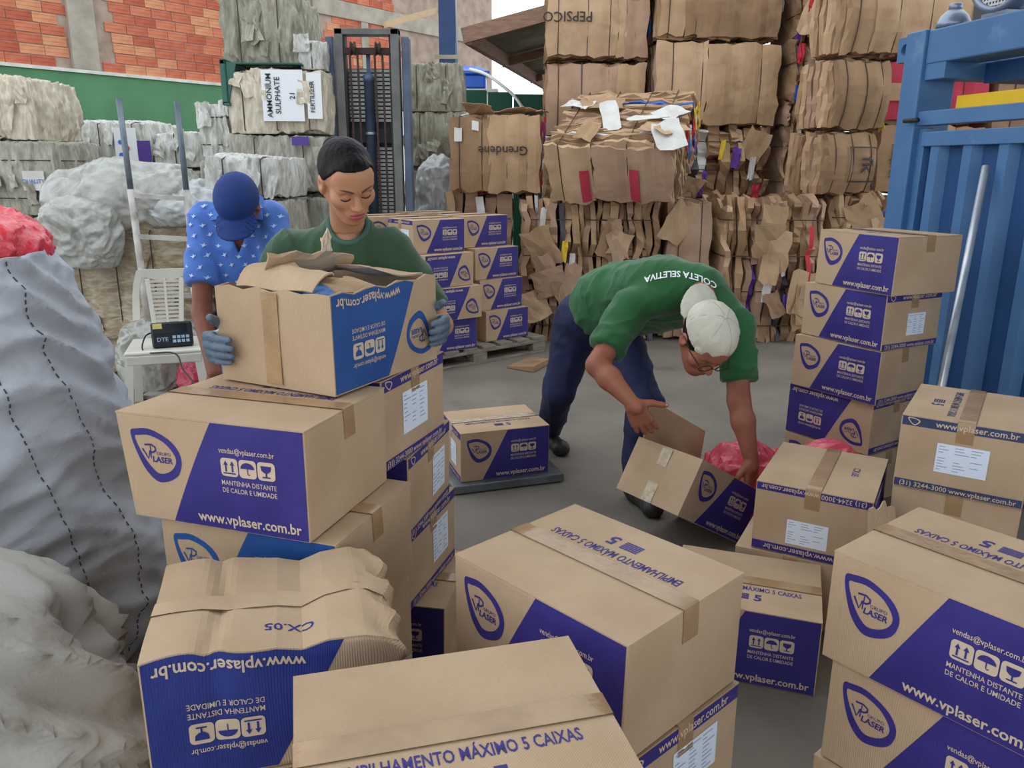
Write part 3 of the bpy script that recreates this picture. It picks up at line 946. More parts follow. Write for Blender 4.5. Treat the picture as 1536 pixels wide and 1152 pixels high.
    for k in range(top_scraps):
        m = [M_pap, M_pap, CB[0], CB[2], M_gry, CB[1]][rs.randint(6)]
        c = D([(rs.uniform(-.45, .45) * a, rs.uniform(-.45, .45) * b, h)])[0]
        tilted_scrap(e, c + np.array([0, 0, .01]), (rs.uniform(-.3, .3), rs.uniform(-.3, .3), 1), (rs.uniform(-1, 1), rs.uniform(-1, 1), 0), rs.uniform(.15, .4), rs.uniform(.1, .25), m, rs, 'loose_sheet')
    for k in range(faces):                          # wide folded pieces caught on the front
        c = D([(rs.uniform(-.42, .42) * a, -b / 2 - .03, rs.uniform(.15, .88) * h)])[0]
        tilted_scrap(e, c, (rs.uniform(-.35, .35), -1, rs.uniform(-.3, .3)), (rs.uniform(-.6, .6), 0, 1), rs.uniform(.2, .42), rs.uniform(.14, .3), mm[rs.randint(len(mm))], rs, 'sheet')
    for (t, u, v_, size, rot, m) in (text or []):
        if t == '#':                                # solid printed block
            p = Print(); p.rect(u, v_, u + size, v_ + rot, 0, 0, 6, 6); pv = np.array(p.v)[:, :2]; pf = p.f
        else:
            p, pf = text2d(t, size, .012); c, s = math.cos(rot), math.sin(rot); pv = np.stack([p[:, 0] * c - p[:, 1] * s + u, p[:, 0] * s + p[:, 1] * c + v_], 1)
        q = np.stack([pv[:, 0], np.full(len(pv), -b / 2 - .019), pv[:, 1]], 1)
        mk('print', D(q), pf, m, e)
    return e
def bale_px(label, px, pyb, y, yaw, a, b, h, z=None, **k):
    """middle of the front's lower edge seen at the pixel"""
    p = PY(px, pyb, y); a_ = math.radians(yaw)
    c = Vector((p.x - math.sin(a_) * b / 2, p.y + math.cos(a_) * b / 2, p.z if z is None else z))
    return bale(label, c, yaw, a, b, h, **k)
PI = math.pi

def bb(label, x0, x1, yf, depth, z0, z1, yaw=0, **k):
    a_ = math.radians(yaw); cx = (x0 + x1) / 2
    return bale(label, (cx - math.sin(a_) * depth / 2, yf + math.cos(a_) * depth / 2, z0), yaw, x1 - x0 - .05, depth, z1 - z0, **k)
# ground row
bb('cardboard bale hidden behind the pallet cartons, under the faintly printed bale', -.66, .02, 7.62, .85, 0, 1.29, style='edge', seed=30, n=6, wires=3, scraps=0)
bb('cardboard bale with vertical crumpled edges on the floor, behind the pallet cartons', .05, 1.34, 7.2, 1.0, 0, 1.25, style='edge', seed=1, n=22, wires=4, scraps=4, rag=.04, faces=13)
bb('cardboard bale of plain boxes directly behind the bending man\'s back', 1.36, 1.80, 7.28, .95, 0, 1.27, style='flat', seed=2, n=8, wires=2, panels=1, scraps=1, faces=2)
bb('cardboard bale on the floor with red strap, between bending man and tall carton stack', 1.83, 2.80, 7.2, .95, 0, 1.26, style='edge', seed=3, n=16, wires=4, scraps=3, text=[('#', .30, .55, .04, .5, M_red)], rag=.04, faces=11)
# middle row
bb('cardboard bale with smooth faces above the pallet cartons, faint print', -.60, .26, 7.52, .8, 1.30, 1.99, -3, style='flat', seed=4, n=12, wires=4, panels=2, bulge=.06, scraps=3, top_scraps=8,
   text=[('Grendene', .08, .42, .11, PI, M_bprint), ('#', -.36, .46, .07, .13, M_pap), ('#', -.20, .56, .06, .08, M_pap)])
tb_rot = Matrix.Rotation(math.radians(-21), 4, 'Z') @ Matrix.Rotation(math.radians(27), 4, 'X')
tb_org = PY(918, 312, 6.98) - (tb_rot @ Vector((0, -.55, 0)))
tb_org.z += .035
bale('tilted cardboard bale with two red prints, layered edges on top', tb_org, -21, 1.08, 1.10, .54, style='flat', seed=5, n=26, wires=4, panels=2, bulge=.02, tilt=(27, 0), scraps=8, top_scraps=10, rag=.03,
     text=[('#', -.25, .02, .08, .30, M_pink), ('#', .17, .03, .08, .30, M_pink)])
# upper rows at the back
bb('top row cardboard bale with upside-down PEPSICO print, beside the roof edge', .31, 1.33, 8.5, .9, 2.58, 3.42, style='flat', seed=6, n=12, wires=4, panels=3, bulge=.05,
   text=[('PEPSICO', -.30, .42, .13, PI, M_bprint), ('JACTO', .36, .60, .10, PI, M_bprint)])
bb('top row cardboard bale of wide smooth sheets, right of the one marked PEPSICO', 1.37, 2.60, 8.4, .9, 2.76, 3.6, style='flat', seed=7, n=16, wires=5, panels=3, bulge=.05, scraps=5)
bb('pinkish cardboard bale under the one marked PEPSICO', .31, 1.33, 8.5, .9, 1.86, 2.55, style='flat', seed=8, n=12, wires=4, panels=2, mats=[CB[4], CB[0]], bulge=.05, text=[('17', .0, .32, .12, PI, M_bprint)])
bb('cardboard bale behind the tilted bale, second row from top', 1.37, 2.60, 8.35, .9, 1.96, 2.73, style='flat', seed=9, n=18, wires=4, panels=2, bulge=.05, scraps=7)
bb('cardboard bale with frayed vertical edges, partly hidden right of the tilted bale', 1.37, 2.60, 8.35, .9, 1.12, 1.93, style='edge', seed=10, n=14, wires=3, scraps=8, rag=.05, faces=5)
bb('cardboard bale in shade under the pinkish bale, behind the tilted bale', .31, 1.33, 8.5, .9, .96, 1.83, style='edge', seed=11, n=6, wires=2, scraps=0)
bb('hidden ground bale under the shaded bale', .31, 1.33, 8.5, .9, 0, .93, style='flat', seed=31, n=4, wires=2, scraps=0)
bb('hidden ground bale under the frayed bale', 1.37, 2.60, 8.35, .9, 0, 1.09, style='flat', seed=32, n=4, wires=2, scraps=0)
bb('cardboard bale with frayed colourful edges, second row right', 2.66, 3.18, 8.2, .9, 1.96, 2.72, style='edge', seed=12, n=14, wires=2, scraps=10, rag=.05, faces=1)
bb('cardboard bale with frayed edges at the top, right of the wide smooth one', 2.66, 3.18, 8.2, .9, 2.75, 3.6, style='edge', seed=13, n=12, wires=2, scraps=8, rag=.05, faces=2)
bb('cardboard bale with frayed edges, third row, left of the fk bale', 2.66, 3.18, 8.2, .9, 1.24, 1.93, style='edge', seed=33, n=14, wires=2, scraps=8, rag=.05, faces=1)
bb('ground bale below the frayed column', 2.66, 3.18, 8.2, .9, 0, 1.21, style='edge', seed=34, n=7, wires=3, scraps=2)
# rounded column beside the press
bb('bulging cardboard bale at the top of the column beside the press', 2.78, 3.36, 7.38, .55, 2.49, 3.22, 12, style='flat', seed=14, n=8, wires=3, panels=2, bulge=.09)
bb('bulging cardboard bale in the middle of the column beside the press', 2.74, 3.30, 7.38, .55, 1.88, 2.46, 14, style='flat', seed=15, n=8, wires=3, panels=1, bulge=.09)
bb('bulging cardboard bale with boxed fk print low in the column beside the press', 2.70, 3.26, 7.38, .55, 1.31, 1.85, 14, style='flat', seed=16, n=8, wires=3, panels=1, bulge=.09,
   text=[('fk', .06, .27, .19, -PI / 2, M_bprint), ('#', -.06, .12, .012, .30, M_bprint), ('#', .22, .12, .012, .30, M_bprint), ('#', -.06, .12, .29, .012, M_bprint), ('#', -.06, .41, .29, .012, M_bprint)])
bb('low cardboard bale with torn edges under the column beside the press', 2.86, 3.50, 7.38, .6, 0, 1.28, 10, style='edge', seed=17, n=10, wires=4, scraps=3, rag=.04, faces=3)
bb('cardboard bale with crimson printed sheet behind the blue press', 3.56, 4.6, 8.2, .9, 1.98, 2.56, style='flat', seed=18, n=8, wires=2, panels=1, bulge=.03, mats=[M_pink, M_pink, CB[0]], text=[('#', -.5, .2, .6, .16, CB[0])])
bb('cardboard bale with rows of small print behind the blue press', 3.56, 4.6, 8.2, .9, 1.30, 1.95, style='flat', seed=19, n=8, wires=2, panels=1, bulge=.03, text=[('Brasil  Bola', -.30, .34, .06, -PI / 2, M_bprint), ('Embalagem leve', -.38, .32, .05, -PI / 2, M_bprint)])
bb('cardboard bale under the small-print bale behind the press', 3.56, 4.6, 8.2, .9, 0, 1.27, style='flat', seed=20, n=8, wires=3, panels=1, bulge=.03)
bb('cardboard bale at the top right with dark window prints, above the press', 3.56, 5.3, 8.2, .9, 2.59, 3.5, style='flat', seed=21, n=8, wires=2, panels=3, bulge=.02, text=[('#', -.12, .30, .24, .17, M_gry), ('#', .24, .28, .34, .28, M_gry)])
bb('cardboard bale behind the press, seen through its frame', 4.64, 5.9, 8.2, .9, 1.75, 2.56, style='flat', seed=22, n=6, wires=3, panels=2, bulge=.02)
bb('cardboard bale behind the press plate, mostly hidden', 4.64, 5.9, 8.2, .9, 0.9, 1.72, style='flat', seed=23, n=5, wires=3, panels=2, bulge=.02)
bb('ground cardboard bale behind the press plate, hidden', 4.64, 5.9, 8.2, .9, 0, .87, style='flat', seed=24, n=4, wires=2, scraps=0)
# ------------------------------------------------------------------ baled plastic film and sacks
def pbmat(name, c, c2, c3, st=(3, 3, .8)):
    return mat(name, c, .55, c2, 7, bump=.5, bscale=22, stretch=st, rgb3=c3, n3=3.5, lo3=.57, contrast=(.35, .62), distort=1.2, spec=.4)
PBM = {'white': pbmat('film_white', (212, 212, 206), (180, 178, 168), (128, 122, 112)), 'grey': pbmat('film_grey', (176, 172, 158), (146, 142, 128), (104, 98, 88)),
       'cream': pbmat('film_cream', (214, 204, 184), (188, 176, 152), (150, 134, 110)), 'rust': pbmat('film_rust', (186, 176, 154), (158, 138, 108), (142, 98, 62), (1.2, 1.2, 3.2)),
       'olive': pbmat('film_olive', (166, 162, 142), (136, 132, 114), (100, 96, 82))}
def rbox_grid(n):
    """unit cube-sphere style grid: positions in [-1,1]^3 on cube surface"""
    v = []; f = []; idx = {}
    L = np.linspace(-1, 1, n + 1)
    for ax in range(3):
        for sg in (-1, 1):
            ids = {}
            for i, a in enumerate(L):
                for j, b in enumerate(L):
                    p = [0, 0, 0]; p[ax] = sg; p[(ax + 1) % 3] = a; p[(ax + 2) % 3] = b
                    k = tuple(np.round(p, 4))
                    if k not in idx: idx[k] = len(v); v.append(p)
                    ids[i, j] = idx[k]
            for i in range(n):
                for j in range(n):
                    q = (ids[i, j], ids[i + 1, j], ids[i + 1, j + 1], ids[i, j + 1])
                    f.append(q if sg > 0 else q[::-1])
    return np.array(v, float), f
_RB = {n: rbox_grid(n) for n in (16, 30, 44)}
def lump(a, b, h, seed, n=30, rnd=.25, amp=.05, fold=(1, 1, .25), fs=9, ridge=.03, rseed=0, crisp=1.0):
    """crumpled rounded block, base at z=0, centred in x,y; returns verts, faces, unit cube coords"""
    u, f = _RB[n]
    k = np.linalg.norm(u, axis=1)[:, None]; m = np.max(abs(u), axis=1)[:, None]
    s = u * (1 - rnd) + (u / k) * rnd * 1.25
    p = s * np.array([a / 2, b / 2, h / 2])
    nr = u / k
    q = p * np.array(fold) * fs
    d = np.array([mnoise.ridged_multi_fractal(Vector(x) + Vector((seed * 5.1, seed, -seed)), .9, 2.1, 3, 1.0, 2.0) for x in q]) - 1.0
    e = np.array([mnoise.noise(Vector(x) * 2.3 + Vector((seed, 3, seed * 2))) for x in p])
    p = p + nr * (d * ridge * crisp + e * amp)[:, None]
    p[:, 2] += h / 2
    p[:, 2] = np.maximum(p[:, 2], 0)
    return p, f, u
def pbale(label, x0, x1, yf, depth, z0, z1, m='white', seed=0, yaw=0, n=44, wires=2, vert=True, text=None, scr=4, patches=None, group='pressed plastic film bales', fold=(1, 1, .22), ridge=.035):
    a, b, h = x1 - x0, depth, z1 - z0
    e = empty('plastic_bale', ((x0 + x1) / 2, yf + b / 2, z0), label, 'bale', group, rz=math.radians(yaw))
    p, f, u = lump(a, b, h, seed, n, .16, .035, fold, 11, ridge)
    ws = [(i + .5) / wires for i in range(wires)]
    if vert:
        for w in ws:
            g = np.exp(-((p[:, 0] - (w - .5) * a) / .035) ** 2)[:, None]; p = p * (1 - g * np.array([0, .05, .0])) - g * np.array([0, 0, .0])
    mk('film', p, f, PBM[m], e, smooth=True)
    for w in ws:
        if vert:
            pts = [((w - .5) * a, -b / 2 * 1.02, h * t) for t in np.linspace(.06, .94, 7)] + [((w - .5) * a, -b / 2 + b * t, h * 1.0) for t in np.linspace(.1, .9, 5)] + [((w - .5) * a, b / 2, h * t) for t in (.9, .5, .1)]
        else:
            pts = [(-a / 2 + a * t, -b / 2 * 1.02, h * w) for t in np.linspace(.05, .95, 8)] + [(a / 2 * 1.02, -b / 2 + b * t, h * w) for t in (.2, .8)] + [(0, b / 2, h * w), (-a / 2 * 1.02, b * .3, h * w), (-a / 2 * 1.02, -b * .3, h * w)]
        MB().tube(pts, .005, 5, closed=True).build('wire', M_wire, e)
    rs = np.random.RandomState(seed + 50)
    for k in range(scr):
        c = (rs.uniform(-.45, .45) * a, -b / 2 - .015, rs.uniform(.25, .95) * h)
        tilted_scrap(e, c, (rs.uniform(-.4, .4), -1, rs.uniform(-.2, .4)), (rs.uniform(-.5, .5), 0, 1), rs.uniform(.1, .25), rs.uniform(.05, .14), PBM[m], rs, 'film_flap')
    for (u0, v0, w, hh, mm) in (patches or []):
        q = [(u0, -b / 2 - .035, v0), (u0 + w, -b / 2 - .035, v0), (u0 + w, -b / 2 - .035, v0 + hh), (u0, -b / 2 - .035, v0 + hh)]
        o = mk('printed_film', q, [(0, 1, 2, 3)], mm, e); o.modifiers.new('t', 'SOLIDIFY').thickness = .006
    for (t, u0, v0, size, rot, mm) in (text or []):
        tp, tf = text2d(t, size, .015); c, s = math.cos(rot), math.sin(rot)
        q = np.stack([tp[:, 0] * c - tp[:, 1] * s + u0, np.full(len(tp), -b / 2 - .043), tp[:, 0] * s + tp[:, 1] * c + v0], 1)
        mk('print', q, tf, mm, e)
    return e
M_dk = mat('dark_print', (58, 58, 72), .7); M_lav = mat('violet_film', (78, 52, 134), .5); M_whf = mat('white_film_print', (226, 228, 230), .5)
M_bl2 = mat('blue_dot', (60, 110, 200), .5); M_rd2 = mat('red_dot', (214, 40, 84), .5)
def xat(px, y, z=1.6):
    # world x of a pixel column at distance y, height z
    ax = y * math.cos(PITCH) - (z - CAMH) * math.sin(PITCH); return (px - 768) / FPX * ax
def zat(py, y): return PY(768, py, y).z
# stack behind the woman's head
Y = 7.0
zz = [0, zat(330, Y), zat(290, Y) , zat(203, Y), zat(104, Y), zat(-12, Y)]
pbale('bale of crumpled grey film, lowest visible behind the woman', xat(345, Y), xat(490, Y), Y, .9, 0.0, zz[2] - .02, 'grey', 1, scr=2)
pbale('grey film bale with purple scrap, right behind the woman\'s head', xat(345, Y), xat(490, Y), Y, .9, zz[2], zz[3] - .01, 'grey', 2, patches=[(.12, .38, .14, .07, M_lav)])
pbale('white film bale printed AMMONIUM SULPHATE, under the green bin', xat(345, Y), xat(490, Y), Y, .9, zz[3], zz[4] - .01, 'cream', 3, wires=3, patches=[(-.10, .10, .34, .40, M_whf), (.27, .12, .12, .36, M_whf)],
      text=[('AMMONIUM', -.02, .30, .062, PI / 2, M_dk), ('SULPHATE', .05, .30, .062, PI / 2, M_dk), ('21', .17, .30, .06, PI / 2, M_dk), ('FERTILIZER', .33, .29, .05, PI / 2, M_dk)])
pbale('lumpy grey film bale at the top of the stack, brushing the brick wall', xat(338, Y), xat(452, Y), Y + .1, .85, zz[4] + .02, zz[5], 'olive', 4, scr=6, ridge=.05)
pbale('small white film bundle between the top bale and the forklift mast', xat(452, Y), xat(488, Y), Y + .1, .5, zz[4] + .0, zat(62, Y), 'white', 5, n=30, wires=1, scr=1)
pbale('white film bale sticking out left of the labelled stack', xat(302, 7.2), xat(343, 7.2), 7.2, .8, zat(240, 7.2), zat(158, 7.2), 'white', 6, n=30, wires=2, vert=False)
pbale('white film bale with flat top behind the man in the blue cap', xat(300, 5.95), xat(415, 5.95), 5.98, .75, zat(300, 6.0), zat(238, 6.0), 'white', 7, wires=2, scr=3)
pbale('grey film bale on the floor behind the man in the blue cap', xat(304, 5.95), xat(415, 5.95), 5.98, .78, 0, zat(300, 6.0) - .01, 'grey', 8, wires=2)
pbale('film bale supporting the white bundle left of the stack', xat(296, 7.2), xat(343, 7.2), 7.2, .8, 0, zat(240, 7.2) - .01, 'grey', 9, n=30)
# by the green wall
Y = 8.3
pbale('film bale with colourful dots and violet print, by the green wall', xat(76, Y), xat(226, Y), Y, .9, zat(252, Y), zat(186, Y), 'white', 10, wires=3, fold=(1, 1, .1), patches=[(.16, .04, .22, .32, M_whf), (.38, .04, .13, .20, M_lav)],
      text=[('•', .22, .17, .16, 0, M_bl2), ('•', .28, .10, .20, 0, M_rd2), ('•', .22, .04, .18, 0, M_bl2)])
pbale('small film bale right of the dotted one by the green wall', xat(228, Y), xat(297, Y), Y, .9, zat(254, Y), zat(201, Y), 'white', 11, n=30, wires=1)
pbale('film bale under the dotted bale by the green wall', xat(70, Y), xat(300, Y), Y - .05, 1.0, 0, zat(254, Y) - .01, 'grey', 12, wires=3)
Y = 6.9
pbale('weathered film bale at the left edge, lower one with faint blue print', xat(-60, Y), xat(78, Y), Y, .9, zat(330, Y), zat(216, Y), 'grey', 13, wires=2, vert=False, patches=[(.12, .22, .18, .16, M_pap)], text=[('QUALITY', .21, .28, .045, 0, M_bl2)])
pbale('creamy torn film bale at the left edge, on top of the weathered one', xat(-60, Y), xat(50, Y), Y + .05, .8, zat(216, Y) + .01, zat(122, Y), 'cream', 14, wires=1, scr=7, ridge=.05)
pbale('film bale at the left edge standing on the floor', xat(-60, Y), xat(80, Y), Y, .9, 0, zat(330, Y) - .01, 'grey', 15, wires=2)
# rust-stained bale
Y = 5.9
pbale('rust-stained layered film bale behind the white chair', xat(66, Y), xat(296, Y), Y, .75, 0, zat(338, Y), 'rust', 16, wires=4, fold=(.2, .2, 1.3), scr=3)
# right of the mast
Y = 8.55
zz = [0, zat(300, Y), zat(250, Y), zat(168, Y), zat(96, Y)]
pbale('olive film bale on top, right of the forklift mast', xat(604, Y), xat(690, Y), Y, .8, zz[3], zz[4], 'olive', 17, wires=2)
pbale('olive film bale in the middle, right of the forklift mast', xat(604, Y), xat(704, Y), Y, .8, zz[2], zz[3] - .01, 'olive', 18, wires=2)
pbale('olive film bale at the bottom, right of the forklift mast', xat(604, Y), xat(702, Y), Y, .8, 0, zz[2] - .01, 'olive', 19, wires=2)
# loose clear film heaped on the rust-stained bale
M_clear = mat('clear_film', (196, 196, 190), .22, (166, 164, 154), 6, bump=.9, bscale=12, alpha=.72, spec=.8, distort=2)
M_clear2 = mat('milky_film', (206, 208, 208), .25, (178, 180, 178), 6, bump=.9, bscale=14, alpha=.85, spec=.8, distort=2)
def film(a, b, h, seed, n=44, rnd=.8, amp=.07, fs=7, ridge=.05):
    """crumpled film: concave facets between sharp creases"""
    u, f = _RB[n]
    k = np.linalg.norm(u, axis=1)[:, None]
    s = u * (1 - rnd) + (u / k) * rnd * 1.2
    p = s * np.array([a / 2, b / 2, h / 2]); nr = u / k
    d = np.empty(len(p))
    for i, x in enumerate(p):
        q = Vector(x) * fs + Vector((seed * 3.1, seed, -seed))
        q += Vector((mnoise.noise(q * .7), mnoise.noise(q * .7 + Vector((9, 0, 0))), mnoise.noise(q * .7 + Vector((0, 9, 0))))) * .8
        D1, _ = mnoise.voronoi(q); D2, _ = mnoise.voronoi(q * 2.3)
        d[i] = -(math.sqrt(D1[1]) - math.sqrt(D1[0])) - .45 * (math.sqrt(D2[1]) - math.sqrt(D2[0]))
    e = np.array([mnoise.noise(Vector(x) * 3.1 + Vector((seed, 3, seed * 2))) for x in p])
    p = p + nr * (d * ridge * 1.6 + .5 * ridge + e * amp)[:, None]
    p[:, 2] = np.maximum(p[:, 2] + h / 2, 0)
    return p, f, u
def heap(name, label, cat, loc, a, b, h, m, seed, group=None, n=44, ridge=.05, amp=.07, rnd=.8, fs=7, fold=(1, 1, 1)):
    p, f, u = film(a, b, h, seed, n, rnd, amp, fs, min(ridge, .055))
    o = mk(name, p, f, m, smooth=True); o.location = loc
    return props(o, label, cat, group)
zt = zat(338, 5.9)
heap('plastic_sheet', 'big heap of clear plastic film draped on the rust-stained bale', 'plastic', (xat(165, 5.9), 6.12, zt - .06), 1.0, .66, zat(250, 6.0) - zt + .04, M_clear, 3, 'loose film on the bale', ridge=.10, fs=4)
heap('plastic_sheet', 'white plastic bag hanging over the right of the rust-stained bale', 'plastic', (xat(262, 5.7), 6.05, zt - .02), .55, .5, .26, M_clear2, 5, 'loose film on the bale', ridge=.09)
heap('plastic_sheet', 'white plastic film lump over the left corner of the rust-stained bale', 'plastic', (xat(110, 5.75), 5.72, zt - .30), .45, .26, .42, M_clear, 8, 'loose film on the bale', ridge=.09)
heap('plastic_bag', 'clear plastic bag of bottles on the floor behind the white chair', 'plastic', (xat(205, 5.5), 5.55, 0), .5, .42, .48, M_clear, 11, ridge=.08)
heap('plastic_bag', 'pink plastic bag on the floor under the white chair', 'plastic', (xat(278, 5.4), 5.45, 0), .26, .3, .20, mat('pink_film', (222, 74, 100), .25, (196, 52, 80), 8, bump=.5, bscale=24, spec=.6), 12, ridge=.06)
heap('plastic_sheet', 'milky plastic sheet slumped at the foot of the mast', 'plastic', (xat(655, 7.9), 8.2, 0), .44, .26, zat(245, 7.5), M_clear2, 13, ridge=.05, rnd=.6)

# woven sacks
M_raf = mat('woven_raffia', (190, 195, 204), .55, (172, 177, 186), 3, bump=.15, bscale=120, rgb3=(160, 158, 158), n3=2.2, lo3=.56, spec=.35)
M_raf2 = mat('woven_raffia_dirty', (180, 177, 170), .6, (158, 153, 143), 3, bump=.12, bscale=120, rgb3=(116, 104, 88), n3=1.8, lo3=.54, spec=.35)
M_stitch = mat('dark_stitch', (70, 74, 84), .8)
def sack(label, cx, cy, prof, seed, m, seams, nz=90, na=120, wr=.02, ex=1.0, seamang=(), fq=1.0):
    """prof: list of (z, r, dx, dy); wrinkled tube with a bottom"""
    e = empty('woven_sack', (cx, cy, 0), label, 'sack', 'woven sacks')
    Z = np.array([p[0] for p in prof]); R = np.array([p[1] for p in prof]); DX = np.array([p[2] for p in prof]); DY = np.array([p[3] for p in prof])
    zs = np.linspace(Z[0], Z[-1], nz)
    r = np.interp(zs, Z, R); dx = np.interp(zs, Z, DX); dy = np.interp(zs, Z, DY)
    k = np.ones(7) / 7
    sm = lambda a: np.convolve(np.pad(a, 3, 'edge'), k, 'valid')
    r, dx, dy = sm(r), sm(dx), sm(dy)
    def pt(z, a):
        i = (z - zs[0]) / (zs[-1] - zs[0]) * (nz - 1)
        rr = np.interp(i, np.arange(nz), r)
        q = Vector((math.cos(a) * 1.6, math.sin(a) * 1.6, z * 3.2)) * fq
        w = (mnoise.ridged_multi_fractal(q * Vector((1, 1, 2.2)) + Vector((seed, 0, seed)) + Vector((0, 0, .8 * math.sin(3 * a))), .9, 2.0, 3, 1, 2) - 1) * wr + mnoise.noise(q * .9 + Vector((seed * 3, 1, 2))) * wr * 2.2
        fade = min(1, (z - zs[0]) / .08)
        rr = rr + w * fade
        return (np.interp(i, np.arange(nz), dx) + rr * math.cos(a) * ex, np.interp(i, np.arange(nz), dy) + rr * math.sin(a), z)
    A = [2 * PI * j / na for j in range(na)]
    v = [pt(z, a) for z in zs for a in A]
    f = [(i * na + j, i * na + (j + 1) % na, (i + 1) * na + (j + 1) % na, (i + 1) * na + j) for i in range(nz - 1) for j in range(na)]
    f.append(tuple(range(na))[::-1])
    b = mk('sack_cloth', v, f, m, e, smooth=True)
    b.modifiers.new('t', 'SOLIDIFY').thickness = .004
    for a0 in seamang:                           # dashed stitch lines running down the cloth
        mb = MB(); z = zs[0] + .06
        while z < zs[-1] - .01:
            p0 = Vector(pt(z, a0 + .03 * math.sin(z * 4))); p1 = Vector(pt(z + .012, a0 + .03 * math.sin((z + .012) * 4)))
            o = Vector((math.cos(a0), math.sin(a0), 0)) * .003
            mb.bar(p0 + o, p1 + o, .0035, .002); z += .021
        mb.build('stitching', M_stitch, e, kind='stuff')
    return e, pt

bx, by = -1.79, 2.32
big, bpt = sack('tall grey woven sack stuffed with red film, at the left edge', bx, by, [(0, .40, .14, 0), (.05, .50, .12, 0), (.25, .57, .08, 0), (.5, .60, .05, 0), (.8, .58, 0, 0), (1.0, .53, -.03, 0), (1.2, .47, -.06, 0), (1.30, .44, -.08, 0)], 2, M_raf, 0, wr=.030, seamang=[math.radians(d) for d in (-92, -72, -54, -30, -12)], nz=110, na=150)
# stitched repair patches near the mouth
for a0, a1, z0, z1 in ((-90, -77, 1.10, 1.285), (-66, -57, 1.13, 1.29)):
    mb = MB()
    for k in range(9):
        t = k / 8; a = math.radians(a0 + (a1 - a0) * t)
        pts = [Vector(bpt(z, a + .08 * (1 - (z - z0) / (z1 - z0)))) + Vector((math.cos(a), math.sin(a), 0)) * .004 for z in np.linspace(z0 + .02 * abs(t - .5), z1, 9)]
        mb.tube(pts, .0022, 4)
    mb.build('patch_stitching', M_stitch, big, kind='stuff')
M_redf = mat('red_film', (236, 70, 84), .25, (214, 46, 62), 6, bump=.5, bscale=22, spec=.6)
heap('plastic_bag', 'bright red plastic film bulging from the mouth of the tall sack', 'plastic', (bx - .10, by - .0, 1.19), .80, .76, .24, M_redf, 21, ridge=.06, fs=7, n=44)
sack('dirty pale woven sack slumped in the bottom left corner', -1.16, 1.30, [(0, .38, .08, 0), (.06, .44, .07, 0), (.3, .44, .03, 0), (.5, .38, -.02, 0), (.66, .28, -.08, 0), (.76, .16, -.12, .02), (.80, .05, -.13, .02)], 7, M_raf2, 0, wr=.085, fq=.8, nz=80, na=120, seamang=[math.radians(-60)])
pk = mat('pink_sack_film', (232, 96, 112), .3, (212, 70, 90), 7, bump=.6, bscale=26, spec=.6)
heap('plastic_bag', 'pink plastic bag spilling out behind the carton with the torn label', 'plastic', (1.22, 3.42, 0), .62, .34, .26, pk, 31, ridge=.08, fs=6)
heap('plastic_bag', 'pink plastic bag between the torn-label carton and the slate-banded carton', 'plastic', (1.33, 3.10, 0), .24, .22, .42, pk, 33, ridge=.08, fs=6)
heap('plastic_bag', 'pink plastic bag under the bending man\'s left hand', 'plastic', (1.05, 3.38, 0), .34, .24, .30, pk, 35, ridge=.08, fs=6)
# ------------------------------------------------------------------ smaller things around the place
M_chair = mat('white_plastic', (206, 202, 190), .35, (196, 190, 178), 3, spec=.5)
M_blackp = mat('black_plastic', (30, 32, 38), .4); M_cable = mat('black_cable', (26, 26, 28), .5)
M_btn = mat('pale_buttons', (150, 178, 200), .4); M_sticker = mat('yellow_sticker', (206, 190, 112), .6)
M_steel = mat('galvanised_steel', (150, 156, 160), .35, (120, 126, 130), 6, metal=.7)
M_rail = mat('worn_white_steel', (196, 192, 184), .5, (150, 144, 136), 9, rgb3=(120, 84, 60), n3=7, lo3=.58)
# plastic chair
cp = PZ(252, 632, 0)
ch = empty('plastic_chair', PY(250, 520, 5.0).to_2d().to_3d(), 'white plastic garden chair with slotted back, holding the scale display', 'chair', rz=math.radians(18))
w2 = .215
def arc(t):           # outer edge of the backrest, t 0..1 from left foot over the top to right
    a = PI * t; x = -.235 * math.cos(a); z = .43 + .45 * min(1, 1.45 * math.sin(a)) ** .75
    return Vector((x * (1 - .12 * (1 - math.sin(a))), .21 + .12 * (z - .43) / .45, z))
v = []; f = []
n = 28
for i in range(n + 1):
    t = .04 + .92 * i / n
    p = arc(t); c = Vector((0, .21 + .12 * (p.z - .43) / .45, .62)); d = (c - p).normalized()
    w = .045 + .035 * math.sin(PI * t) ** 4
    for q in (p, p + d * w): v += [q + Vector((0, -.012, 0)), q + Vector((0, .012, 0))]
for i in range(n):
    a = 4 * i
    f += [(a, a + 4, a + 6, a + 2), (a + 1, a + 3, a + 7, a + 5), (a, a + 1, a + 5, a + 4), (a + 2, a + 6, a + 7, a + 3)]
f += [(0, 2, 3, 1), (4 * n, 4 * n + 1, 4 * n + 3, 4 * n + 2)]
o = mk('back_frame', v, f, M_chair, ch); smooth_by_angle(o, 50)
yb = lambda z: .21 + .12 * (z - .43) / .45
for sx in (-1, 1):
    MB().bar((sx * .075, yb(.43), .43), (sx * .105, yb(.82), .82), .03, .02, up=(0, 1, 0)).build('back_stile', M_chair, ch, bevel=.004)
MB().bar((0, yb(.43), .43), (0, yb(.82), .82), .014, .02, up=(0, 1, 0)).build('back_stile', M_chair, ch)
for k in range(14):
    z = .47 + k * .025; w = .085 + .025 * (z - .47) / .35
    MB().box((-w, yb(z) - .008, z), (w, yb(z) + .008, z + .014)).build('back_slat', M_chair, ch)
MB().box((-.225, -.21, .415), (.225, .23, .44)).build('seat', M_chair, ch, bevel=.012)
MB().box((-.215, -.215, .36), (.215, -.20, .415)).build('apron', M_chair, ch, bevel=.005)
